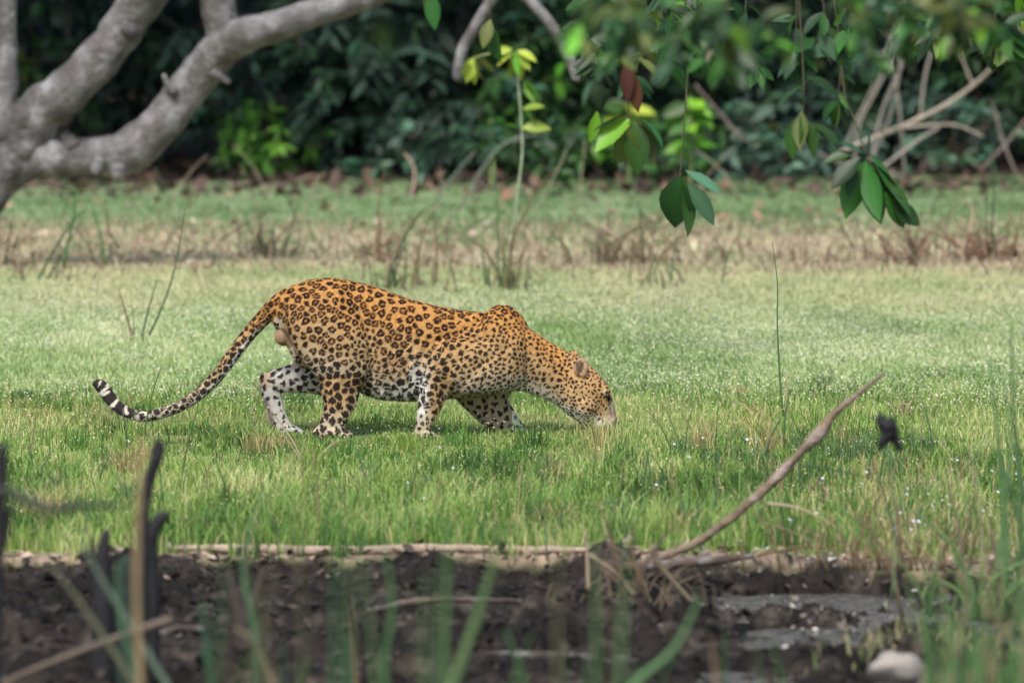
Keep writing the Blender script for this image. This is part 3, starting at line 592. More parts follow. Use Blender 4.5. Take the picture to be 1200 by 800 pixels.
    bd = np.where(arc < 4, 1, bd); inb = arc < 62; w_ = sstep(66, 58, arc); dark[ti] = dark[ti] * (1 - w_) + bd * w_
    c = mix(c, black, dark * .96)
    c = mix(c, earcol, isear)
    # dark eye liner and mouth line
    c = mix(c, black, head * sstep(4.6, 2.6, np.hypot((px - 712.5 - (py - 464) * .25) * 1.5, (py - 464) * .6)))
    c = mix(c, black, head * sstep(1.8, .8, np.abs(px - np.interp(py, [466, 486], [713.5, 716]))) * (py > 466) * (py < 486) * .5)
    c = mix(c, cream * 1.1, head * sstep(2.6, 1.2, np.hypot(px - 708, (py - 458) * .7)) * .8)
    c = mix(c, black, head * sstep(2.0, .8, np.abs(py - (500 + (px - 700) * .12))) * (px > 696) * (px < 722) * .8)
    c = mix(c, black, head * sstep(-4, 4, py - 503 - (px - 690) * 0) * (px < 700) * .6)
    c = c * (0.9 + .2 * fbm(px * .3, py * .3, 14, 3))[:, None]
    root = thing('leopard', (0.0, 0, 0), 'spotted orange leopard walking with its nose lowered into the green grass', 'leopard')
    me.name = 'body'; me.materials.clear(); me.materials.append(M_fur); add_col(me, c)
    me.polygons.foreach_set('use_smooth', np.ones(len(me.polygons), bool))
    obj('body', me, root)
    # short fur hairs lying back along the body
    k = rng.integers(0, n, 120000); Xh = X[k]; Nh = N[k]; ch = c[k]; pxh = px[k]; pyh = py[k]
    fl_ = np.tile(np.array([-.9, 0, -.45]), (len(k), 1)); hd = pxh > 655; fl_[hd] = [-.5, 0, .7]
    lg = pyh > 455; fl_[lg & ~hd] = [.1, 0, -1]; tk = (pxh < 322) & (pyh < 500); fl_[tk] = [-.7, 0, -.5]
    fl_ = fl_ + rng.normal(size=fl_.shape) * .3; fl_ = unit(fl_ - Nh * (fl_ * Nh).sum(1, keepdims=True))
    L = np.where(hd, .0045, .0085) * (.7 + .6 * rng.random(len(k))); L = np.where((pyh > 455) & (pxh > 424) & (pxh < 492), L * 1.5, L); L = L[:, None]
    S = np.cross(Nh, fl_) * .0009; e = Xh + fl_ * L + Nh * L * .38
    Vh = np.stack([Xh - S - Nh * .001, Xh + S - Nh * .001, e], 1).reshape(-1, 3); Fh = np.arange(len(k) * 3).reshape(-1, 3)
    tag(obj('fur', new_mesh('fur', Vh, Fh, M_hair, np.repeat(ch * (.8 + .4 * rng.random((len(k), 1))), 3, 0)), root), kind='stuff')
    for sg in (-1, 1):
        ec = P(712, 463.5, sg * .0505); v, f = ellipsoid(ec, (.0085, .0085, .0095), None, 16, 10)
        obj('eye', new_mesh('eye', v, f, M_eye, None, True), root)
        wp = []
        for q in range(9):
            b0 = P(714 + R.uniform(-3, 3), 493 + R.uniform(-4, 4), sg * .038); dr = np.array([R.uniform(-.2, .5), sg * R.uniform(.5, 1), R.uniform(-.5, .5)]); dr = unit(dr) * R.uniform(.05, .09)
            v, f = tube([b0, b0 + dr * .5 + [0, 0, .004], b0 + dr], [.0007, .0005, .0002], 4); wp.append((v, f))
        v, f, _ = join_np(wp); obj('whiskers', new_mesh('whiskers', v, f, M_hair, np.tile(C3(.8, .8, .78), (len(v), 1))), root)
        o = None
build_leopard()

# ------------------------------------------------------------------ woody plants
BARK = C3(.115, .113, .115); DEADW = C3(.33, .27, .20); BURNT = C3(.012, .012, .014)
def pxtube(pts, y, seg=10, col=BARK, wob_=.12, seed=0, sub=4, yj=0):
    """pts (px, py, radius px) on depth plane y (or list of y)"""
    ys = y if hasattr(y, '__len__') else [y] * len(pts); k = [(yy + CAMD) / FPX for yy in ys]
    v, f, c = tube([P(a[0], a[1], yy) for a, yy in zip(pts, ys)], [a[2] * kk for a, kk in zip(pts, k)], seg, col, wob_, seed, True, sub)
    return v, f, c
def part(name, vfc, mat, parent, smooth=True, label=None):
    v, f, c = vfc; o = obj(name, new_mesh(name, v - np.array(parent_loc(parent)), f, mat, c, smooth), parent)
    if label: o['label'] = label
    return o
def parent_loc(p):
    l = np.zeros(3)
    while p is not None: l = l + np.array(p.location); p = p.parent
    return l
# shared single-leaf meshes: 1 m long along +x, fold along the midrib
def leaf_proto(name, wid, bend, col):
    t = np.linspace(0, 1, 7); wprof = np.array([.06, .55, .92, 1, .86, .52, .0]) * wid / 2
    V = []; 
    for a, ww in zip(t, wprof):
        z = -bend * a * a
        V += [(a, ww, z + ww * .35), (a, 0, z), (a, -ww, z + ww * .35)]
    F = []
    for i in range(6):
        a = i * 3; F += [(a, a + 1, a + 4, a + 3), (a + 1, a + 2, a + 5, a + 4)]
    c = np.tile(np.asarray(col, float), (len(V), 1)); c[1::3] *= 1.25
    return new_mesh(name, V, F, M_leafr, c, True)
LP = {k: [leaf_proto('leaf', w_, b_, c_) for w_, b_ in ((.42, .12), (.5, .3), (.36, .05))] for k, c_ in
      dict(green=(.027, .085, .015), bright=(.10, .25, .022), dull=(.030, .07, .034), blue=(.045, .115, .068), olive=(.065, .088, .02), yellow=(.20, .27, .035), deep=(.012, .042, .011), brown=(.09, .032, .022)).items()}
def leaf_obj(parent, base, dr, L, kind='green', roll=None, name='leaf', ploc=None):
    me = R.choice(LP[kind]); d = Vector(dr).normalized(); up = Vector((R.uniform(-.4, .4), R.uniform(-1.2, .3), R.uniform(.3, 1)))
    s = up.cross(d); 
    if s.length < .01: s = Vector((0, 1, 0))
    s.normalize(); n = d.cross(s); m = Matrix((d, s, n)).transposed().to_4x4()
    o = bpy.data.objects.new(name, me); COL.objects.link(o); o.parent = parent
    ww = R.uniform(.85, 1.2); m = m @ Matrix.Diagonal((L, L * ww, L, 1)); m.translation = Vector(base) - Vector(ploc if ploc is not None else parent_loc(parent)); o.matrix_local = m
    return o

def build_gnarled_tree():
    Y0 = 9.0
    base = P(-75, 346, Y0); root = thing('gnarled_tree', (base[0], base[1], 0), 'grey gnarled leaning tree with thick crooked limbs reaching over the clearing', 'tree')
    def lp(pts, **k): return [(a, b, r) for a, b, r in pts]
    part('trunk', pxtube([(-105, 322, 46), (-78, 290, 38), (-46, 252, 34), (-14, 215, 33), (10, 182, 33), (22, 150, 32), (32, 130, 28)], Y0, 18, BARK * .7, .12, 1), M_bark, root)
    part('limb', pxtube([(5, 160, 26), (2, 110, 19), (8, 70, 13), (8, 20, 12), (4, -60, 11), (0, -150, 9)], Y0 - .05, 14, BARK * .9, .2, 2), M_bark, root)
    part('limb', pxtube([(20, 175, 32), (48, 135, 30), (75, 110, 26), (108, 78, 26), (138, 42, 25), (160, 8, 25), (188, -30, 24), (225, -80, 21), (250, -150, 18)], [Y0, Y0, Y0 - .1, Y0 - .1, Y0 - .1, Y0 - .15, Y0 - .2, Y0 - .2, Y0 - .3], 18, BARK, .10, 3), M_bark, root)
    low = part('limb', pxtube([(10, 195, 27), (45, 185, 25), (80, 184, 24), (120, 184, 24), (150, 178, 26), (185, 150, 25), (212, 115, 23.5), (237, 84, 23.5), (262, 56, 23), (290, 40, 20), (325, 31, 18.5), (360, 18, 17), (400, 6, 16), (440, -8, 15), (500, -40, 14), (580, -75, 13), (700, -105, 12), (860, -115, 11), (1000, -100, 9), (1150, -95, 7), (1290, -70, 5)],
         [Y0, Y0, Y0, Y0, Y0, Y0, Y0, Y0, Y0 - .1] + [Y0 - .2] * 5 + [Y0 - .3, Y0 - .5, Y0 - .6, Y0 - .8, Y0 - 1, Y0 - 1.2, Y0 - 1.4], 18, BARK * 1.08, .10, 4), M_bark, root)
    part('limb', pxtube([(266, 52, 23), (258, 20, 21), (252, -20, 19), (240, -90, 16)], Y0 - .1, 16, BARK, .10, 5), M_bark, root)
    part('knot', pxtube([(138, 196, 12), (139, 207, 9), (139, 213, 4)], Y0 - .08, 10, BARK * .9, .2, 6), M_bark, root)
    part('knot', pxtube([(150, 35, 16), (160, 33, 10), (166, 31, 4)], Y0 - .2, 10, BARK * .7, .2, 7), M_bark, root)
    part('knot', pxtube([(84, 172, 13), (78, 160, 9), (76, 154, 4)], Y0 - .05, 10, BARK, .2, 8), M_bark, root)
    part('branch', pxtube([(630, -85, 8), (600, -35, 7), (573, 5, 6.5), (555, 35, 6.5), (541, 60, 7), (536, 92, 6)], Y0 - .7, 10, BARK * 1.1, .15, 9), M_bark, root)
    part('branch', pxtube([(560, -70, 8), (605, -15, 7), (628, 8, 6.5), (650, 35, 7), (664, 60, 6.5), (676, 92, 6)], Y0 - .6, 10, BARK * 1.15, .15, 10), M_bark, root)
    part('branch', pxtube([(900, -110, 7), (860, -40, 6.5), (815, 0, 6.5), (780, 32, 6), (745, 52, 5.5), (715, 66, 5), (686, 82, 4)], Y0 - .8, 10, BARK * .9, .15, 11), M_bark, root)
    for pts_ in ([(60, 122, 7), (50, 108, 5), (46, 100, 3)], [(118, 186, 9), (112, 200, 7), (110, 206, 4)], [(205, 108, 6), (196, 98, 4), (192, 88, 2.5)], [(345, 36, 6), (350, 48, 4), (352, 56, 2.5)], [(250, 84, 7), (262, 92, 5), (268, 97, 3)]):
        part('broken_stub', pxtube(pts_, Y0 - .12, 9, BARK * .85, .3, int(pts_[0][0])), M_bark, root)
    # hanging leafy twigs : (stem px points, depth y, leaf spec list (px,py,dirx,dirz,len_px,kind))
    def twig(pts, y, lv, r=2.2, col=C3(.06, .06, .035)):
        r = r * .6
        k = (y + CAMD) / FPX
        tw = part('twig', pxtube([(a, b, r * (1 - .6 * i / len(pts))) for i, (a, b) in enumerate(pts)], y, 6, col, .05, int(pts[0][0]), 3), M_twig, root)
        pl = parent_loc(tw)
        for (a, b, dx, dz, L, kd) in lv: leaf_obj(tw, P(a, b, y + R.uniform(-.04, .04)), (dx, R.uniform(-.45, .2), dz), L * k, kd, ploc=pl)
    def auto(pts, n, L, kinds, spread=1.0, tipn=5):
        lv = []
        for i in range(n):
            t = R.random() ** .7 * (len(pts) - 1); a = int(t) if t < len(pts) - 1 else len(pts) - 2; f = t - a
            x = pts[a][0] * (1 - f) + pts[a + 1][0] * f; y_ = pts[a][1] * (1 - f) + pts[a + 1][1] * f
            lv.append((x, y_, R.uniform(-1, 1) * spread, R.uniform(-1, .25), L * R.uniform(.7, 1.2), R.choice(kinds)))
        for i in range(tipn): lv.append((pts[-1][0], pts[-1][1], R.uniform(-.8, .8), R.uniform(-1, -.2), L * R.uniform(.8, 1.2), R.choice(kinds)))
        return lv
    # the sharp sprig at right centre
    s1 = [(960, -100), (975, -20), (985, 60), (990, 110), (1005, 150), (1015, 185)]
    twig(s1, 4.2, [(1015, 188, .2, -1, 77, 'green'), (1012, 190, -.35, -1, 70, 'green'), (1018, 188, .55, -1, 77, 'deep'), (1008, 185, -.8, -.75, 52, 'deep'), (1020, 180, .5, -.9, 62, 'green'),
          (1030, 205, .75, -.8, 62, 'green'), (1036, 225, .6, -.8, 52, 'green'), (1012, 180, -.6, .3, 35, 'blue'), (1015, 178, .1, .6, 32, 'blue'), (1005, 195, -.3, -.9, 42, 'deep'), (1000, 180, -.9, -.2, 37, 'green'), (1045, 238, .8, -.6, 45, 'deep'), (1022, 196, .1, -1, 68, 'green')])
    twig([(1015, 185), (1030, 205), (1048, 238)], 4.2, [], 1.6)
    twig([(930, -110), (935, -20), (940, 60), (942, 110), (940, 140)], 4.4, [(940, 130, -.1, -1, 48, 'olive'), (945, 140, .25, -1, 46, 'green'), (938, 135, -.35, -1, 52, 'green'), (955, 150, .8, -.5, 40, 'deep'), (950, 145, .6, -.4, 42, 'green'), (942, 100, -.8, -.5, 44, 'green'), (945, 90, .8, -.4, 44, 'deep')])
    # big leaf left of it
    twig([(800, -115), (802, -20), (806, 60), (803, 130), (798, 190), (797, 212)], 2.6, [(797, 206, -.18, -1, 66, 'deep'), (800, 208, .12, -1, 72, 'green'), (803, 200, .9, -.55, 52, 'blue'), (806, 214, .6, -.9, 60, 'dull')], 2.4)
    twig([(740, -110), (742, -20), (738, 60), (735, 105), (738, 140)], 3.4, [(735, 70, 0, -1, 50, 'brown'), (742, 85, .1, -1, 48, 'brown'), (738, 140, -.75, -.6, 58, 'bright'), (742, 142, .15, -1, 62, 'green'), (746, 140, .45, -1, 60, 'olive'), (745, 138, .8, -.5, 50, 'green'), (738, 135, -1, -.3, 50, 'green'), (740, 150, -.3, -1, 50, 'olive'), (700, 130, -.2, -.9, 40, 'bright')])
    # leafy mass along the top right
    random_st = R.getstate()
    for k in range(40):
        x0 = R.uniform(690, 1215); yy = R.uniform(2.5, 6.2) if k % 5 > 2 else R.uniform(-9.5, -5); dn = R.uniform(10, 105) * (.75 if x0 < 830 else 1 if x0 < 990 else .62)
        if 920 < x0 < 1010: dn += 15
        p = [(x0 + R.uniform(-20, 20), -105), (x0, -40), (x0 + R.uniform(-12, 12), dn * .4), (x0 + R.uniform(-22, 22), dn)]
        twig(p, yy, auto(p[1:], 9, R.uniform(27, 40), R.choice([['green', 'deep'], ['green', 'olive', 'deep'], ['dull', 'green'], ['deep', 'green', 'olive', 'bright']])), 1.8)
    for k in range(9):
        x0 = R.uniform(690, 900); dn = R.uniform(40, 125); p = [(x0 + R.uniform(-20, 20), -105), (x0, -40), (x0 + R.uniform(-12, 12), dn * .4), (x0 + R.uniform(-22, 22), dn)]
        twig(p, R.uniform(1, 6.4) if k % 2 else R.uniform(-6, -3), auto(p[1:], 9, R.uniform(24, 36), R.choice([['green', 'deep'], ['olive', 'deep', 'green'], ['dull', 'olive', 'deep']])), 1.8)
    for (x0, dn) in ((330, -60),):
        p = [(x0 + 10, -105), (x0, -40), (x0 + R.uniform(-8, 8), dn)]
        twig(p, 6.3, auto(p[1:], 6, 38, ['olive', 'green', 'bright']), 1.8)
    for (x0, dn) in ((450, 30), (575, 28), (505, -10)):
        p = [(x0 + 10, -90), (x0, -30), (x0, dn)]
        twig(p, -13 if x0 == 450 else 5, [(x0, dn, .1, -1, 46, 'green'), (x0, dn - 5, -.3, -1, 36, 'olive')], 1.5)
build_gnarled_tree()

# ------------------------------------------------------------------ thicket
def leaf_mass(cx, cy, cz, rx, ry, rz, ncl, L, cols, fronds=False, per=7, seed=0):
    u = rnd_dir(ncl) * (rng.random((ncl, 1)) ** .38); c = u * np.array([rx, ry, rz]) + np.array([cx, cy, cz])
    c[:, 2] = np.abs(c[:, 2]) + .04
    ax = unit(u * np.array([1, 1, .4]) + rng.normal(size=u.shape) * .45 + np.array([0, -.25, .05]))
    B = np.repeat(c, per, 0); A = np.repeat(ax, per, 0); n = len(B)
    D = unit(A * .55 + rnd_dir(n) * .95 + np.array([0, -.1, -.25])); U = unit(np.array([0, -.35, 1.]) + rng.normal(size=(n, 3)) * .35)
    if fronds:                                              # leaflets set in pairs along a rachis
        t = np.tile(np.linspace(.1, 1, per), ncl); sgn = np.tile(np.where(np.arange(per) % 2 == 0, 1, -1), ncl)
        S = unit(np.cross(A, np.array([0, .2, 1.]))); B = B + A * (t * L * 2.2)[:, None] + np.array([0, 0, -1.]) * (t ** 2 * L * .7)[:, None]
        D = unit(S * sgn[:, None] + A * .7 + np.array([0, 0, -.45]) + rng.normal(size=(n, 3)) * .12)
    cc = ramp(np.repeat(rng.random(ncl), per) * .75 + rng.random(n) * .25, cols)
    ln = L * (.7 + .6 * rng.random(n)); return leaves(B, D, U, ln, ln * (.28 + .12 * rng.random(n)), cc, .18)
def stems_for(cx, cy, rx, rz, n, r, col):
    ps = []
    for k in range(n):
        a = R.uniform(-1, 1); q = R.uniform(-1, 1)
        ps.append(tube([(cx + a * rx * .25, cy + q * .15, -.03), (cx + a * rx * .4, cy + q * .2, rz * .5), (cx + a * rx * .8, cy + q * .35, rz * R.uniform(1.0, 1.6))], [r, r * .8, r * .4], 6, col, .1, k, True, 3))
    return ps
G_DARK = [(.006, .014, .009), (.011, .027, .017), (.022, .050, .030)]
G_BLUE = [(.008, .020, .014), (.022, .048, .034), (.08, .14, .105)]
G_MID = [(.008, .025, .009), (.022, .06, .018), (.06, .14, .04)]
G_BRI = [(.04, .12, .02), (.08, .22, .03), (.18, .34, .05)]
def bush(px, d, w, h, pal, label, frond=False, ncl=170, L=.13, kinds=('dull', 'blue'), nleaf=70):
    y = d - CAMD; x = (px - 600) / FPX * d; root = thing('bush', (x, y, 0), label, 'bush', 'bushes along the edge of the thicket')
    for q in stems_for(x, y, w, h * .5, 5, .013, C3(.09, .07, .055)): part('stem', q, M_twig, root)
    v, f, c = leaf_mass(x, y, h * .5, w, .55, h * .55, int(ncl * .75), L * 1.25, pal, frond, 8 if frond else 7)
    tag(part('foliage', (v, f, c), M_leaf, root, False), kind='stuff')
    pl = parent_loc(root)
    for k in range(int(nleaf * 1.5) // 5):                            # whorls of single leaves on the camera side
        a = R.uniform(-1, 1); b = R.uniform(.05, 1); c0 = np.array([x + a * w * math.sqrt(max(0.05, 1 - (b - .5) ** 2 * 3)), y - .45 * (1 - abs(a) * .6) - R.uniform(0, .25), b * h * .98]); kd = R.choice(kinds); q0 = R.uniform(0, 6.28)
        for j in range(5):
            q = q0 + j * .8 + R.uniform(-.2, .2); leaf_obj(root, c0, (math.cos(q), -.35 + R.uniform(-.3, .3), math.sin(q) * .7 - .35), L * R.uniform(.75, 1.35), kd, ploc=pl)
    return root
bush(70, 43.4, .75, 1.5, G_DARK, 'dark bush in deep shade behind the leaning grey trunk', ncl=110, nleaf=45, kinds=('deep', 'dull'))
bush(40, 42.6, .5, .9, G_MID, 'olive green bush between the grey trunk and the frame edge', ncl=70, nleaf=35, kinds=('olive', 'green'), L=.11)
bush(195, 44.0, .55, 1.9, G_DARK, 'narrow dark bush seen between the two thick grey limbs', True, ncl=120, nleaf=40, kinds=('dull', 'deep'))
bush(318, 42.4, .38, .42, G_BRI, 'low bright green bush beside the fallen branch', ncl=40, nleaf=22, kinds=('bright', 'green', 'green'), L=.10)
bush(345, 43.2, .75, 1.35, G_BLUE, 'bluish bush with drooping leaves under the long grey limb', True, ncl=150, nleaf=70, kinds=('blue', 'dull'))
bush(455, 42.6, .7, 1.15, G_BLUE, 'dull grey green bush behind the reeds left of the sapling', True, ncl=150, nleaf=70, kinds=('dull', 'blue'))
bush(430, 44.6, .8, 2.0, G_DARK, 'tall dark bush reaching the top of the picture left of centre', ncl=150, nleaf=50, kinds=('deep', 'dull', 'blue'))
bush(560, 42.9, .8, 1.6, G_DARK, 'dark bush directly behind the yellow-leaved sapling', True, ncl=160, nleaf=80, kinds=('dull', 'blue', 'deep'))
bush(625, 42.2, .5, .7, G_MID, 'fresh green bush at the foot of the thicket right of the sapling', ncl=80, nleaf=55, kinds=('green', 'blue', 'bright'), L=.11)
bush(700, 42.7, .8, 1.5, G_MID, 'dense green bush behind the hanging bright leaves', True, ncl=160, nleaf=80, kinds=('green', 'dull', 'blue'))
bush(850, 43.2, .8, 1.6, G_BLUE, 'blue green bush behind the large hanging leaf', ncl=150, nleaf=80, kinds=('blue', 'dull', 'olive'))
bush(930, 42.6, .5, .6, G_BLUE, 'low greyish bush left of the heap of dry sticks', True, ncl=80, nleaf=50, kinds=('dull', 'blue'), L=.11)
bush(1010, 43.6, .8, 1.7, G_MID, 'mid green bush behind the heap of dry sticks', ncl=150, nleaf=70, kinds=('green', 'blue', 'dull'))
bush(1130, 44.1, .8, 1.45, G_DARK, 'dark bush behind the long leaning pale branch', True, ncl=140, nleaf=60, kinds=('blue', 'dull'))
bush(1240, 43.5, .7, 1.5, G_MID, 'green bush at the right end of the thicket', ncl=120, nleaf=40, kinds=('green', 'olive'))
bush(770, 41.9, .55, .42, G_MID, 'low leafy shrub spilling over the lawn edge behind the large hanging leaf', ncl=60, nleaf=60, kinds=('green', 'dull', 'bright'), L=.09)
bush(665, 41.8, .45, .38, G_MID, 'low green shrub at the lawn edge right of the sapling', ncl=50, nleaf=45, kinds=('green', 'dull'), L=.09)
bush(885, 42.0, .5, .34, G_BLUE, 'low grey green shrub between the seedling and the stick heap', ncl=50, nleaf=45, kinds=('dull', 'blue'), L=.09)
bush(500, 42.0, .5, .40, G_BLUE, 'low bluish shrub behind the pinkish crooked stem', ncl=50, nleaf=45, kinds=('blue', 'dull'), L=.09)
bush(1100, 43.0, .6, .5, G_BLUE, 'low bluish shrub under the long leaning pale branch', ncl=60, nleaf=50, kinds=('blue', 'dull'), L=.10)
bush(-70, 43.6, .8, 1.5, G_MID, 'green bush at the left end of the thicket', ncl=100, nleaf=0)
# two low leafy seedlings with big bright leaves on the lawn edge
def seedling(px, d, h, label, kinds, n, L):
    y = d - CAMD; x = (px - 600) / FPX * d; root = thing('seedling', (x, y, 0), label, 'plant', 'leafy seedlings on the lawn edge')
    part('stem', tube([(x, y, -.02), (x + .02, y, h * .5), (x, y, h)], [.012, .01, .006], 6, C3(.2, .26, .09), .05, 1, True, 3), M_twig, root); pl = parent_loc(root)
    for k in range(n):
        t = R.random() ** .6; q = k * 2.4 + R.uniform(-.3, .3); leaf_obj(root, (x, y, h * (.35 + .65 * t)), (math.cos(q), math.sin(q) * .8 - .3, R.uniform(-.5, .3)), L * R.uniform(.8, 1.2), R.choice(kinds), ploc=pl)
seedling(808, 40.2, .62, 'bright green seedling with broad leaves behind the hanging leaf', ['bright', 'bright', 'green'], 26, .17)
seedling(735, 40.8, .55, 'green seedling with yellow-green leaves left of the hanging leaf', ['bright', 'green', 'yellow'], 20, .17)
seedling(575, 41.2, .42, 'small pale green seedling at the foot of the tall sapling', ['blue', 'green'], 14, .14)
# forest trees: trunks in the dark, unseen crowns stretched forward to shade thicket and lawn
def forest_tree(x, d, r, h, rx, cz, label, lean=0):
    y = d - CAMD; root = thing('forest_tree', (x, y, 0), label, 'tree', 'tall trees shading the thicket')
    part('trunk', tube([(x, y, -.1), (x + lean * .3, y, 1.2), (x + lean, y, 3.2), (x + lean * 1.1, y, h)], [r * 1.3, r, r * .8, r * .4], 14, C3(.10, .09, .08), .15, int(d), True, 5), M_bark, root)
    for q in range(4):
        a = q * 1.57 + .4; part('limb', tube([(x + lean, y, cz - .8), (x + lean + math.cos(a) * rx * .4, y + math.sin(a) * rx * .4, cz - .1), (x + lean + math.cos(a) * rx * .8, y + math.sin(a) * rx * .8, cz + .5)], [r * .5, r * .35, r * .15], 8, C3(.1, .09, .08), .1, q, True, 3), M_bark, root)
    v, f, c = leaf_mass(x + lean, y - (1.9 if x < 0 else .9), cz, rx, 4.4 if x < 0 else 3.0, 1.0, 2600 if x < 0 else 1700, .28, G_MID, False, 8)
    tag(part('crown', (v, f, c), M_leaf, root, False), kind='stuff')
for i, (x, d, r, rx, ln) in enumerate([(-3.9, 44.8, .16, 2.7, .3), (-1.9, 46.4, .10, 2.6, -.1), (-.35, 45.6, .07, 2.5, .1), (1.0, 47.5, .13, 2.7, .1), (2.5, 45.9, .10, 2.6, -.1), (4.6, 46.8, .18, 2.8, -.2)]):
    forest_tree(x, d, r, 6.0, rx, 4.4, ['broad trunk lost in shadow behind the leaning grey tree', 'slim dark trunk standing behind the bluish bushes', 'thin dark sapling trunk behind the centre of the thicket', 'dark trunk behind the dense green bush', 'slender dark trunk behind the heap of dry sticks', 'stout dark trunk at the right end of the wood'][i], ln)
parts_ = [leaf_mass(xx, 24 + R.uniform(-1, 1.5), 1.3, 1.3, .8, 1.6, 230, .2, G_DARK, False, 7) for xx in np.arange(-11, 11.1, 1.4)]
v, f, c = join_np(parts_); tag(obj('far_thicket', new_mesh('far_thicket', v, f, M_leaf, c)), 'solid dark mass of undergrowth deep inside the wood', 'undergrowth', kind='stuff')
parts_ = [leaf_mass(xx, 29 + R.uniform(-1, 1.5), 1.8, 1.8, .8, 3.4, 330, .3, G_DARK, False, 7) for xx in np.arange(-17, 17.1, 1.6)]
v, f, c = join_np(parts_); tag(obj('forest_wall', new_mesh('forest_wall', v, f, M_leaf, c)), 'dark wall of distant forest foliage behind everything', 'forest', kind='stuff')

# yellow-leaved sapling rising from the reed tuft
def sapling():
    y = 8.2; b = P(592, 330, y); root = thing('sapling', (b[0], y, 0), 'tall thin sapling with yellow green top leaves behind the leopard', 'sapling')
    part('stem', pxtube([(592, 335, 1.8), (600, 290, 1.6), (606, 230, 1.5), (612, 180, 1.3), (610, 130, 1.2), (606, 85, 1.1), (604, 62, .9)], y, 6, C3(.24, .30, .20), .05, 3), M_twig, root); pl = parent_loc(root); k = (y + CAMD) / FPX
    for (a, b_, dx, dz, L, kd) in [(604, 62, -.2, -1, 32, 'yellow'), (604, 62, .25, -1, 34, 'yellow'), (603, 62, .7, -.7, 28, 'yellow'), (603, 62, -.7, -.5, 28, 'yellow'), (606, 60, .9, -.3, 26, 'yellow'), (604, 60, .1, -.8, 30, 'bright'), (600, 58, -.9, -.1, 24, 'yellow'),
              (555, 68, -.3, -1, 30, 'yellow'), (556, 68, .3, -1, 30, 'olive'), (558, 68, .9, -.7, 28, 'olive'), (553, 68, -.8, -.8, 26, 'yellow'), (556, 68, 0, -1, 32, 'yellow'), (611, 125, .6, -.7, 32, 'bright'), (611, 150, .9, .1, 34, 'yellow'), (612, 128, .9, .2, 28, 'yellow'), (613, 95, .8, -.6, 26, 'bright'), (613, 97, .5, -.9, 28, 'bright'), (610, 150, -.8, .2, 22, 'bright')]:
        leaf_obj(root, P(a, b_, y + R.uniform(-.03, .03)), (dx, R.uniform(-.4, .1), dz), L * k, kd, ploc=pl)
    part('side_twig', pxtube([(606, 75, 1.4), (585, 62, 1.2), (555, 68, 1)], y, 5, C3(.24, .28, .12), .05, 4), M_twig, root)
sapling()

# ------------------------------------------------------------------ dry sticks at the wood edge
def stick(name, label, cat, pts, y, col=DEADW, group=None, twigs=(), seg=8, w_=.12, mat=None):
    if name in ('dry_stick', 'dead_reed', 'leaning_branch'): pts = [(a, b, q * .5) for a, b, q in pts]; twigs = [[(a, b, q * .5) for a, b, q in t] for t in twigs]
    ys = y if hasattr(y, '__len__') else [y] * len(pts); b = P(pts[0][0], pts[0][1], ys[0]); root = thing(name, (b[0], b[1], b[2]), label, cat, group)
    part('stem' if cat != 'branch' else 'wood', pxtube(pts, ys, seg, col, w_, int(pts[0][0] + pts[0][1]), 4), mat or M_twig, root)
    for t in twigs: part('side_twig', pxtube(t, ys[len(ys) // 2], 6, col, .1, int(t[0][0]), 3), mat or M_twig, root)
    return root
stick('fallen_branch', 'long pale fallen branch lying below the dark bushes at the left', 'branch', [(240, 226, 4), (270, 221, 4), (300, 219, 4.5), (335, 221, 4), (375, 228, 3), (420, 236, 2)], 16.1, C3(.20, .16, .13), twigs=([(335, 221, 2), (352, 210, 1.5), (366, 206, 1)],))
stick('leaning_branch', 'long pale dead branch slanting up to the right edge of the wood', 'branch', [(985, 178, 4), (1020, 163, 4.5), (1060, 147, 5), (1110, 122, 5), (1150, 92, 4.5), (1172, 68, 4), (1186, 52, 3)], [15.6, 15.6, 15.5, 15.4, 15.3, 15.2, 15.2], C3(.33, .29, .24), twigs=([(1140, 100, 3), (1132, 80, 2), (1124, 60, 1.4)], [(1060, 149, 3), (1110, 146, 2.6), (1130, 150, 2.2), (1152, 160, 2)]))
hp = [([(1000, 205, 3), (1006, 150, 3), (1030, 100, 3), (1047, 60, 2.4), (1040, 10, 1.8)]), ([(1012, 200, 3), (1030, 170, 3), (1050, 110, 3), (1052, 60, 2.5), (1025, 25, 2)]), ([(1060, 200, 3), (1056, 150, 3), (1050, 100, 2.5), (1035, 60, 2)]), ([(1020, 195, 4), (1034, 130, 3.4), (1058, 75, 3), (1068, 48, 2)]),
      ([(1030, 200, 4), (1075, 165, 3.4), (1100, 150, 2.5)]), ([(985, 190, 3), (1000, 150, 3), (1035, 75, 2.5), (1043, 40, 2)]), ([(1078, 140, 3), (1084, 90, 3), (1093, 56, 3.5)]), ([(960, 180, 2), (1010, 200, 2.5), (1060, 205, 2)])]
hl = ['dry stick bending left at its top in the stick heap', 'dry stick with a sharp kink leaning left over the heap', 'short upright dry stick in the middle of the heap', 'forked-looking thick dry stick leaning right in the heap', 'thick low dry stick slanting across the foot of the heap', 'leftmost dry stick of the heap leaning right', 'single pale stub standing upright above the slanting branch', 'thin dry stick lying flat at the foot of the heap']
for p, l in zip(hp, hl): stick('dry_stick', l, 'stick', p, 15.5 + R.uniform(-.3, .5), C3(.26, .235, .21) * R.uniform(.6, 1.1), 'dry sticks heaped at the wood edge')
stick('dry_stick', 'grey stick leaning left at the right edge of the wood', 'stick', [(1192, 206, 3), (1175, 165, 3), (1166, 130, 2.4), (1162, 118, 2)], 15.4, C3(.18, .15, .13), 'dry sticks heaped at the wood edge')
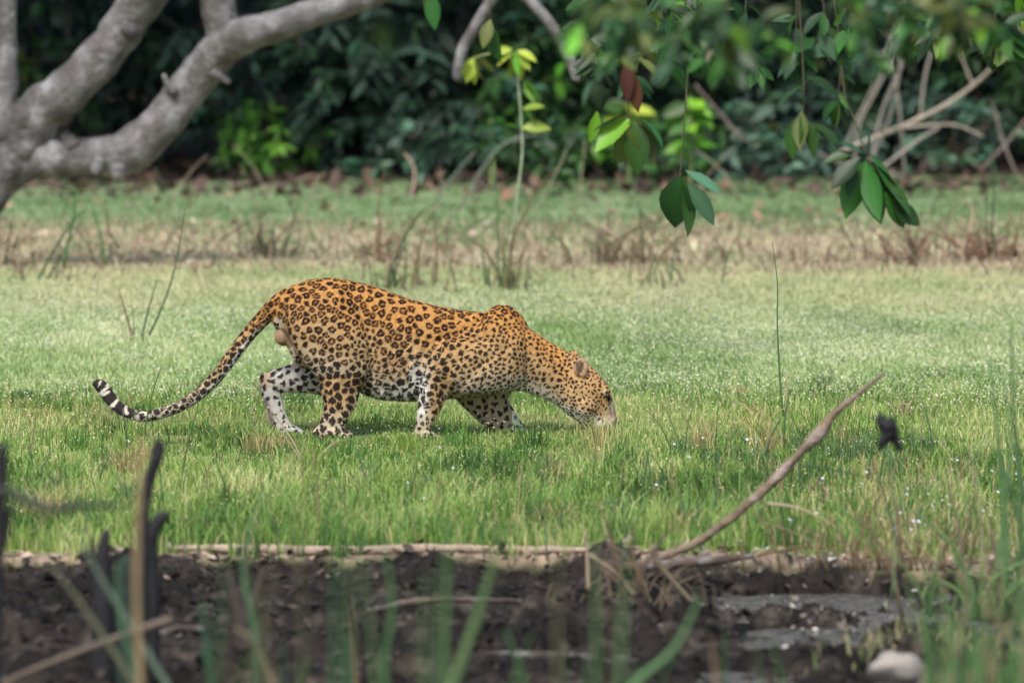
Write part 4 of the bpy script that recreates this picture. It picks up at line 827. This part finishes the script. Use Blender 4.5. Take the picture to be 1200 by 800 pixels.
stick('dry_stick', 'grey stick crossing behind the leaning one at the right edge', 'stick', [(1150, 198, 3), (1178, 170, 3), (1202, 140, 2.4)], 15.6, C3(.18, .15, .13), 'dry sticks heaped at the wood edge')
stick('dry_stick', 'brown stick slanting through the shade right of the hanging leaves', 'stick', [(872, 165, 4), (845, 135, 3.4), (815, 100, 3)], 16.2, C3(.14, .11, .10), 'dry sticks heaped at the wood edge')
stick('dead_reed', 'arching dead stem rising left of the tall sapling', 'reed', [(540, 250, 2.5), (555, 215, 2.4), (580, 178, 2.2), (605, 162, 2), (630, 158, 1.6)], 14, C3(.16, .2, .16), 'thin stems before the thicket')
stick('dead_reed', 'straight thin stem slanting up toward the sapling from the left', 'reed', [(495, 260, 2.5), (525, 215, 2.2), (556, 178, 1.6)], 14, C3(.14, .17, .13), 'thin stems before the thicket')
stick('dead_reed', 'pinkish bare stem with a crook at its top behind the reeds', 'reed', [(482, 232, 2.4), (486, 205, 2.4), (482, 190, 2), (474, 180, 1.8)], 14.2, C3(.45, .32, .26), 'thin stems before the thicket')
stick('dead_reed', 'thin leaning stem right of the tall sapling', 'reed', [(622, 255, 2.6), (640, 225, 2.2), (658, 190, 1.8), (664, 175, 1.4)], 11.5, C3(.2, .22, .14), 'thin stems before the thicket')

# ------------------------------------------------------------------ reed tufts
def reed_tuft(name, label, group, y, blades_, base_px, extra=0, ecol=(.12, .14, .07), cat='reeds', hmax=60, wpx=2.0, spread=14):
    k = (y + CAMD) / FPX; b = P(base_px[0], base_px[1], y); root = thing(name, (b[0], y, 0), label, cat, group)
    for (pts, r, col) in blades_:
        n = len(pts); part('stalk', pxtube([(a, b_, (r if y < 0 else r * .82) * (1 - .7 * i / (n - 1))) for i, (a, b_) in enumerate(pts)], y + R.uniform(-.05, .05), 5, col, 0, 1, 3), M_grass, root)
    if extra:
        ps = []
        for i in range(int(extra * .75)):
            x0 = base_px[0] + R.gauss(0, spread * 1.35); h = hmax * (.2 + .85 * R.random() ** 2); ln = R.gauss(0, .5) * h
            c_ = np.array(ecol) * R.uniform(.6, 1.5) if R.random() < .6 else C3(.30, .235, .16) * R.uniform(.4, 1.1)
            r = wpx * R.uniform(.4, 1); ps.append(pxtube([(x0, base_px[1] + 3, r), (x0 + ln * .35, base_px[1] - h * .55, r * .8), (x0 + ln * 1.1, base_px[1] - h * R.uniform(.8, 1), r * .3)], y + R.gauss(0, .12), 4, c_, 0, 1, 2))
        tag(part('straw', join_np(ps), M_grass, root), kind='stuff')
    return root
DG = C3(.06, .11, .05); BR = C3(.20, .13, .07); GR = C3(.10, .20, .08); ST = C3(.46, .38, .26)
reed_tuft('reed_tuft', 'four dark reed stalks standing left of the leopard above its tail', None, row_d(400) - CAMD, [([(157, 405), (150, 375), (139, 338)], 2.4, BR), ([(147, 404), (140, 370), (127, 325)], 1.2, ST), ([(156, 404), (157, 385), (155, 357)], 1.4, DG), ([(165, 404), (172, 370), (184, 328)], 2.2, DG), ([(168, 406), (190, 360), (206, 310), (217, 243)], 2.0, DG)], (160, 405), 0)
yb = row_d(322) - CAMD
reed_tuft('reed_tuft', 'drooping green reeds at the left below the thick grey limb', None, row_d(330) - CAMD, [([(45, 328), (68, 285), (92, 252), (100, 250)], 2.2, DG), ([(55, 328), (78, 290), (98, 258)], 1.8, DG), ([(75, 310), (85, 260), (90, 222), (78, 235), (70, 265)], 2.6, GR), ([(125, 310), (115, 265), (102, 220)], 2.6, GR * 1.2), ([(140, 290), (128, 270), (124, 235)], 1.6, BR * .7)], (60, 328), 14, hmax=55, spread=25)
reed_tuft('reed_tuft', 'thin reeds at the far left edge of the dry strip', None, row_d(310) - CAMD, [([(5, 310), (12, 275), (16, 245)], 2, DG), ([(12, 312), (18, 290), (24, 268)], 1.5, DG)], (8, 310), 16, hmax=45, spread=14)
reed_tuft('reed_tuft', 'reed clump with crossing brown stems just left of the leopard rump', None, row_d(300) - CAMD, [([(310, 303), (318, 275), (322, 262)], 2, BR), ([(330, 300), (345, 255), (352, 225)], 2, GR), ([(345, 300), (355, 262), (362, 235), (374, 205)], 2.2, C3(.36, .34, .24)), ([(322, 290), (340, 320), (352, 330)], 2, ST), ([(258, 282), (300, 255), (328, 238)], 1.5, BR)], (320, 303), 40, hmax=60, spread=26, wpx=1.8)
reed_tuft('reed_tuft', 'tall green reeds rising behind the middle of the leopard back', None, row_d(340) - CAMD, [([(450, 340), (462, 310), (478, 270), (498, 243)], 2.6, DG), ([(455, 340), (470, 300), (478, 285)], 1.8, DG), ([(482, 338), (492, 290), (504, 250)], 2.2, BR), ([(511, 330), (512, 290), (508, 245)], 2, BR), ([(475, 330), (476, 300), (474, 275)], 1.4, DG)], (470, 338), 26, hmax=70, spread=22)
reed_tuft('reed_tuft', 'brown reed tuft behind the leopard back left of the tall reeds', None, row_d(306) - CAMD, [([(443, 308), (446, 270), (444, 240), (452, 195)], 2.2, BR), ([(440, 305), (438, 280), (448, 245)], 1.6, ST)], (443, 308), 24, hmax=60, spread=8, ecol=(.2, .13, .08))
reed_tuft('reed_tuft', 'reed tuft around the foot of the tall sapling', None, row_d(338) - CAMD, [([(586, 338), (584, 300), (583, 250), (580, 190)], 2, GR), ([(570, 335), (566, 300), (568, 278)], 2.2, GR), ([(604, 335), (612, 300), (622, 278)], 2, BR), ([(594, 337), (600, 290), (612, 255), (640, 210), (660, 190)], 2, BR * .9), ([(590, 337), (592, 290), (604, 240)], 2, GR)], (590, 338), 45, hmax=85, spread=9, wpx=1.8, ecol=(.16, .17, .08))
reed_tuft('reed_tuft', 'tangle of straw coloured stems under the large hanging leaf', None, row_d(308) - CAMD, [([(703, 264), (728, 282), (745, 305), (752, 320)], 2.6, ST), ([(713, 308), (712, 275), (715, 235)], 2, BR), ([(755, 310), (752, 270), (748, 235)], 2, DG)], (735, 312), 80, hmax=70, spread=26, wpx=1.9, ecol=(.2, .16, .09))
reed_tuft('reed_tuft', 'thin green reeds standing right of the hanging leaf tangle', None, row_d(335) - CAMD, [([(758, 335), (764, 310), (775, 285)], 1.8, DG), ([(786, 335), (788, 310), (792, 278)], 2, GR), ([(770, 332), (768, 315), (775, 300)], 1.6, DG)], (772, 335), 14, hmax=45, spread=14)
reed_tuft('reed_tuft', 'brown dead tuft below the right-hand leafy sprig', None, row_d(308) - CAMD, [([(1075, 305), (1060, 270), (1052, 225)], 2, BR), ([(1060, 305), (1090, 275), (1115, 248), (1130, 228)], 1.5, BR * .8)], (1062, 308), 45, hmax=60, spread=14, ecol=(.2, .12, .08))
reed_tuft('reed_tuft', 'brown tussock with dark upright stalks at the right edge', None, row_d(303) - CAMD, [([(1164, 300), (1163, 260), (1167, 200)], 2.6, DG * .8), ([(1160, 300), (1156, 260), (1158, 215)], 1.8, DG), ([(1176, 300), (1182, 262), (1186, 235)], 1.6, BR), ([(1135, 275), (1140, 250), (1134, 232)], 3, ST), ([(1185, 300), (1196, 255), (1204, 230)], 1.6, BR)], (1152, 304), 120, hmax=48, spread=15, wpx=2.2, ecol=(.18, .10, .07))
reed_tuft('reed_tuft', 'sparse brown stems on the dry strip right of the hanging leaf', None, row_d(305) - CAMD, [([(945, 300), (943, 270), (942, 250)], 1.5, BR), ([(870, 300), (866, 280), (868, 262)], 1.5, BR), ([(1000, 290), (985, 262), (975, 250)], 2, DG)], (930, 305), 34, hmax=30, spread=50, wpx=1.4, ecol=(.2, .13, .09))
reed_tuft('reed_stalk', 'single thin green stalk standing alone to the right of the leopard', None, row_d(488) - CAMD, [([(918, 488), (914, 440), (911, 380), (911, 330), (905, 283)], 1.8, GR * .8), ([(921, 488), (922, 465), (922, 440)], 2.2, C3(.45, .36, .24))], (917, 488), 0, cat='reed')
reed_tuft('dead_tussock', 'flattened yellow tussock between the leopard and the lone stalk', None, row_d(490) - CAMD, [([(845, 497), (868, 484), (890, 472)], 1.6, BR)], (888, 494), 50, hmax=26, spread=10, wpx=1.3, ecol=(.40, .32, .14), cat='tussock')
reed_tuft('dead_tussock', 'dry straw tussock right of the tip of the slanting stick', None, row_d(488) - CAMD, [([(1053, 490), (1055, 474), (1052, 462)], 1.5, ST)], (1055, 490), 50, hmax=28, spread=7, wpx=1.4, ecol=(.38, .27, .16), cat='tussock')
reed_tuft('dead_tussock', 'bent straw tussock in front of the leopard hind paws', None, row_d(556) - CAMD, [([(358, 558), (352, 535), (340, 512), (316, 478), (313, 482), (318, 500)], 1.6, ST), ([(360, 558), (350, 535), (328, 505)], 1.8, ST * .8), ([(355, 557), (330, 545), (285, 556)], 1.2, ST), ([(362, 556), (390, 558), (300, 560)], 1.2, BR), ([(362, 556), (378, 530), (398, 515)], 1.2, ST), ([(350, 556), (352, 530), (360, 512)], 1.2, ST * .7)], (352, 558), 34, hmax=40, spread=7, wpx=1.4, ecol=(.36, .28, .15), cat='tussock')
# ------------------------------------------------------------------ right side wet margin
reed_tuft('reed_clump', 'tall blurred green reeds at the right edge over the wet mud', None, -5.6, [([(1180, 700), (1178, 600), (1168, 500), (1160, 420)], 4, GR), ([(1195, 690), (1196, 580), (1188, 480), (1185, 385)], 4, GR * .9), ([(1150, 690), (1150, 610), (1135, 520)], 3.4, C3(.3, .32, .16)), ([(1205, 690), (1192, 600), (1160, 520), (1128, 560)], 3, GR), ([(1165, 690), (1178, 590), (1184, 520), (1176, 440)], 3.5, GR * 1.2)], (1165, 720), 55, hmax=170, spread=28, wpx=3, ecol=(.13, .22, .08))
reed_tuft('reed_clump', 'dry broken stems tangled beside the wet mud at the right', None, -4.4, [([(1055, 660), (1052, 600), (1040, 555)], 3, BR), ([(1000, 650), (1020, 600), (1045, 565)], 2.5, BR), ([(940, 545), (990, 553), (1040, 566)], 1.5, DG), ([(900, 590), (940, 596), (985, 620)], 2, ST), ([(890, 650), (950, 640), (1040, 655)], 2, BR)], (1025, 665), 110, hmax=85, spread=55, wpx=1.6, ecol=(.22, .17, .09))
# big slanting stick
root = thing('slanting_stick', tuple(P(772, 655, -4.2)), 'long bent bare stick slanting up right out of the mud bank', 'stick')
part('wood', pxtube([(745, 662, 5), (775, 652, 5.5), (815, 636, 5), (850, 612, 5), (885, 583, 5.5), (910, 560, 6.5), (935, 533, 5.2), (960, 508, 7.5), (975, 487, 5), (990, 474, 4.5), (1012, 456, 3), (1038, 436, 1.5)], -4.2, 12, C3(.17, .13, .09), .25, 21), M_bark, root)
part('side_twig', pxtube([(770, 655, 6), (779, 675, 5), (783, 700, 4)], -4.2, 8, BURNT * 2, .1, 3), M_bark, root)
part('stump', pxtube([(700, 660, 5), (740, 664, 7), (790, 660, 6), (850, 655, 5), (882, 651, 3)], -4.25, 10, C3(.07, .05, .04), .2, 23), M_bark, root)
reed_tuft('straw_tangle', 'blurred heap of dead straw and roots below the slanting stick', None, -4.9, [([(765, 640), (775, 665), (820, 720), (835, 790)], 5, C3(.22, .18, .13)), ([(690, 650), (730, 680), (770, 740), (800, 800)], 4, C3(.24, .19, .14)), ([(690, 700), (688, 650), (686, 620)], 3, C3(.4, .31, .22)), ([(735, 700), (720, 640), (700, 585)], 2.4, C3(.2, .13, .09)), ([(755, 700), (742, 650), (745, 610)], 2.4, BR)], (740, 725), 90, hmax=110, spread=38, wpx=1.9, ecol=(.15, .12, .085), cat='straw')
# dangling black withered leaf on a hair-thin stalk
root = thing('withered_leaf', tuple(P(1046, 690, -6.2)), 'black shrivelled leaf with two drooping tips on a thin stalk at the right', 'leaf')
part('stalk', pxtube([(1046, 700, 1.2), (1050, 620, 1.1), (1044, 560, 1), (1040, 515, .9)], -6.2, 5, C3(.12, .2, .09), 0, 1), M_twig, root)
part('blade', pxtube([(1031, 487, 5), (1034, 495, 8), (1040, 500, 9), (1041, 507, 8), (1035, 517, 6.5), (1030, 526, 3)], -6.2, 8, BURNT, .25, 5), M_twig, root)
part('blade', pxtube([(1045, 490, 4), (1044, 500, 9), (1045, 510, 7), (1051, 519, 5), (1055, 527, 3)], -6.18, 8, BURNT, .25, 6), M_twig, root)
# ------------------------------------------------------------------ burnt stubs at the left
def stub(label, pts, y, col=BURNT, tw=()):
    b = P(pts[0][0], pts[0][1], y); root = thing('burnt_stub', tuple(b), label, 'stub', 'charred stubs in the foreground mud'); part('wood', pxtube(pts, y, 10, col, .15, int(pts[0][0])), M_twig, root)
    for t in tw: part('side_twig', pxtube(t, y, 7, col, .1, 2), M_twig, root)
stub('tall thin charred stalk with a bent top rising from the mud', [(168, 820, 6), (169, 700, 6), (169, 620, 5.5), (171, 590, 5), (176, 560, 6), (184, 535, 7.5), (187, 518, 6)], -7.0)
stub('short charred stub with a hooked beak-like top', [(180, 800, 8), (180, 700, 8), (178, 650, 8), (177, 628, 9), (186, 610, 8), (195, 603, 6)], -6.8)
stub('broad black pointed stump left of the hooked stub', [(122, 800, 14), (121, 700, 13), (120, 660, 10), (122, 636, 7), (125, 622, 4)], -6.6, tw=([(118, 680, 5), (109, 650, 3), (108, 630, 2.5)],))
stub('thick black stump base between the two charred stubs', [(150, 830, 15), (149, 740, 14), (147, 690, 12), (148, 655, 8)], -7.2, C3(.012, .024, .017))
stub('charred stalk cut off by the left edge of the picture', [(-8, 830, 8), (-2, 630, 8), (1, 570, 8), (3, 522, 6)], -9, tw=([(6, 640, 3), (10, 610, 3), (13, 590, 2.5)],))
stub('forked dark root stub standing in the mud right of the stumps', [(285, 760, 14), (283, 730, 12), (274, 695, 8), (268, 670, 4)], -6.6, C3(.035, .028, .025), tw=([(288, 730, 11), (300, 700, 7), (308, 668, 5)],))
stick('dark_twig', 'thin dark blurred twig reaching right from the left edge', 'twig', [(-40, 600, 6), (0, 575, 5), (30, 586, 5), (60, 596, 5), (90, 592, 4), (140, 592, 3)], -10, C3(.03, .04, .03))
stick('dry_reed', 'single upright tan reed in front of the charred stubs', 'reed', [(168, 870, 5), (164, 780, 4.6), (160, 700, 4.2), (161, 620, 4), (164, 560, 3.4), (166, 530, 2.4)], -10.6, C3(.20, .15, .08))
# large blurred leaves of grass close to the camera
def fg(label, pts, y, col, r):
    b = P(pts[0][0], pts[0][1], y); root = thing('grass_blade', tuple(b), label, 'grass blade', 'loose blades in the foreground')
    n = len(pts); part('blade', pxtube([(a, b_, r * (1 - .75 * i / (n - 1))) for i, (a, b_) in enumerate(pts)], y, 6, col, 0, 1), M_grass, root)
FG = C3(.12, .2, .08)
for l, p, y, c_, r in [('broad green blade leaning right below the leopard forepaws', [(500, 880), (535, 790), (560, 720), (578, 660), (585, 620)], -11, FG, 8), ('thin tan blade leaning left in the left foreground mud', [(190, 860), (150, 790), (90, 700), (55, 660)], -9.5, C3(.14, .15, .09), 5), ('pale green blade leaning left beside the tan reed', [(230, 860), (170, 760), (120, 680), (98, 640)], -9.5, C3(.14, .2, .14), 5),
     ('green blade curving up at the left bottom beside the reed', [(150, 860), (160, 800), (140, 720), (137, 660)], -9.0, C3(.07, .15, .08), 6), ('tan blade slanting from the bottom edge toward the root stub', [(330, 850), (320, 800), (295, 750), (275, 735)], -9.3, C3(.2, .16, .11), 6), ('dead stem running low to the left corner', [(200, 725), (100, 760), (0, 800), (-30, 815)], -8.2, C3(.16, .13, .10), 5),
     ('faint green blade rising before the lower left grass', [(290, 860), (300, 760), (285, 660), (310, 575)], -9, C3(.12, .24, .12), 4), ('dark green blade standing below the leopard belly', [(470, 860), (450, 790), (460, 700), (440, 600)], -10.5, C3(.07, .16, .06), 6), ('bright green blade at the bottom right of centre', [(700, 860), (745, 800), (790, 760), (820, 700)], -10.5, C3(.12, .24, .10), 7)]: fg(l, p, y, c_, r)
# reed mass in the lower corners, too soft and dense to count
def blur_mass(name, label, x0, x1, y, n, top0, top1, cols, r, lean=.3):
    ps = []
    for i in range(n):
        x = R.uniform(x0, x1); tp = R.uniform(top0, top1); ln = R.gauss(0, lean) * (820 - tp); rr = r * R.uniform(.5, 1.2); yy = y + R.uniform(-.8, .8)
        ps.append(pxtube([(x, 900, rr), (x + ln * .3, (900 + tp) / 2, rr * .8), (x + ln, tp, rr * .2)], yy, 4, np.array(R.choice(cols)) * R.uniform(.7, 1.3), 0, 1, 3))
    tag(obj(name, new_mesh(name, *join_np(ps)[:2], M_grass, join_np(ps)[2], True)), label, 'reeds', kind='stuff')
blur_mass('corner_reeds', 'blurred fresh green reeds filling the lower right corner', 1085, 1260, -9.5, 80, 640, 800, [(.12, .24, .09), (.16, .26, .1), (.08, .18, .06), (.3, .27, .15)], 4.5)
blur_mass('bottom_reeds', 'blurred scattered blades along the bottom edge of the picture', 560, 1000, -9.8, 13, 720, 810, [(.10, .2, .07), (.28, .2, .12), (.06, .14, .05)], 4.5)
blur_mass('left_reeds', 'blurred dark green and tan blades at the lower left corner', 230, 430, -9.6, 11, 690, 810, [(.06, .12, .05), (.2, .15, .09), (.05, .14, .08)], 4.5)
blur_mass('near_reeds', 'soft out of focus thin green blades standing before the lower meadow', 200, 760, -12.5, 16, 560, 690, [(.08, .2, .08), (.12, .24, .09), (.2, .2, .1)], 3.0, .12)
# fine tall stems rising through the meadow in front of the animal
def fine_stems():
    ps = []
    for i in range(240):
        x = R.uniform(-40, 1240); yb_ = R.choice([R.uniform(560, 655), R.uniform(520, 655)]); d = row_d(yb_); h = R.uniform(35, 120) if R.random() < .3 else R.uniform(25, 60); ln = R.gauss(0, .25) * h; r = R.uniform(.7, 1.4)
        if 290 < x < 750 and yb_ - h < 522: continue
        ps.append(pxtube([(x, yb_ + 3, r), (x + ln * .4, yb_ - h * .55, r * .8), (x + ln, yb_ - h, r * .3)], d - CAMD, 4, np.array(R.choice([(.07, .16, .05), (.10, .2, .06), (.3, .25, .13), (.08, .15, .09)])) * R.uniform(.8, 1.2), 0, 1, 2))
    v, f, c = join_np(ps); tag(obj('fine_stems', new_mesh('fine_stems', v, f, M_grass, c, True)), 'thin taller grass stems standing up through the meadow', 'grass', kind='stuff')
fine_stems()
def far_stems():
    ps = []
    for i in range(260):
        x = R.uniform(-60, 1260); yb_ = R.uniform(262, 335) if R.random() < .8 else R.uniform(235, 262); d = row_d(yb_); h = R.uniform(12, 75) if R.random() < .35 else R.uniform(8, 30); ln = R.gauss(0, .45) * h; r = R.uniform(.5, 1.0)
        ps.append(pxtube([(x, yb_ + 2, r), (x + ln * .4, yb_ - h * .55, r * .8), (x + ln * 1.1, yb_ - h, r * .4)], d - CAMD, 4, np.array(R.choice([(.09, .14, .07), (.22, .16, .11), (.42, .35, .26), (.14, .11, .08)])) * R.uniform(.7, 1.2), 0, 1, 2))
    v, f, c = join_np(ps); tag(obj('dead_stems', new_mesh('dead_stems', v, f, M_grass, c, True)), 'sparse thin dead stems poking up across the far dry strip', 'stems', kind='stuff')
far_stems()
def mud_stick(label, pts, y, r, col):
    b = P(pts[0][0], pts[0][1], y); root = thing('fallen_stick', tuple(b), label, 'stick', 'rotten sticks lying in the mud')
    n = len(pts); P3 = [P(a, b_, y) for a, b_ in pts]; P3 = [np.array([p[0], row_d(b_) - CAMD, float(ground_z(p[0] * row_d(b_) / (y + CAMD), row_d(b_) - CAMD)) + .012]) for p, (a, b_) in zip(P3, pts)]
    root.location = P3[0]; part('wood', tube(P3, [r * (1 - .4 * i / n) for i in range(n)], 8, col, .25, int(pts[0][0]), True, 4), M_bark, root)
mud_stick('rotten stick lying along the top of the bank at the left', [(72, 656), (110, 652), (150, 655), (205, 662)], -4, .012, C3(.2, .16, .12))
mud_stick('long low root lying on the mud below the leopard', [(330, 700), (420, 694), (500, 703), (610, 697)], -4, .012, C3(.09, .075, .06))
mud_stick('short dark root on the mud left of the root stub', [(195, 722), (225, 716), (262, 722)], -4, .014, C3(.05, .04, .035))
mud_stick('pale stick lying on the bank edge right of the slanting stick', [(905, 668), (960, 672), (1010, 666)], -4, .010, C3(.24, .2, .16))
mud_stick('dark stick half buried in the mud near the bottom centre', [(520, 748), (600, 738), (668, 745)], -5, .015, C3(.05, .042, .036))
lx = np.linspace(-1.12, .42, 9); ly = lip_d(lx) - CAMD + .01
root = thing('fallen_log', (float(lx[0]), float(ly[0]), .012), 'long thin pale log lying along the top edge of the dark bank', 'log')
part('wood', tube(np.stack([lx, ly, lx * 0 + .012], -1), np.array([.008, .014, .016, .015, .017, .014, .015, .012, .007]), 10, C3(.26, .205, .16), .3, 77, True, 5), M_twig, root)
# pale rounded stone at the bottom right
c0 = P(1052, 782, -6.9); v, f = ellipsoid(c0, (.075, .06, .05), None, 24, 16); v = v + unit(v - c0) * ((fbm(v[:, 0] * 14, v[:, 2] * 14 + v[:, 1] * 9, 3, 3) - .5) * .06)[:, None]
root = tag(obj('stone', new_mesh('stone', v, f, M_stone, None, True)), 'pale rounded stone half sunk in mud at the bottom right', 'stone')
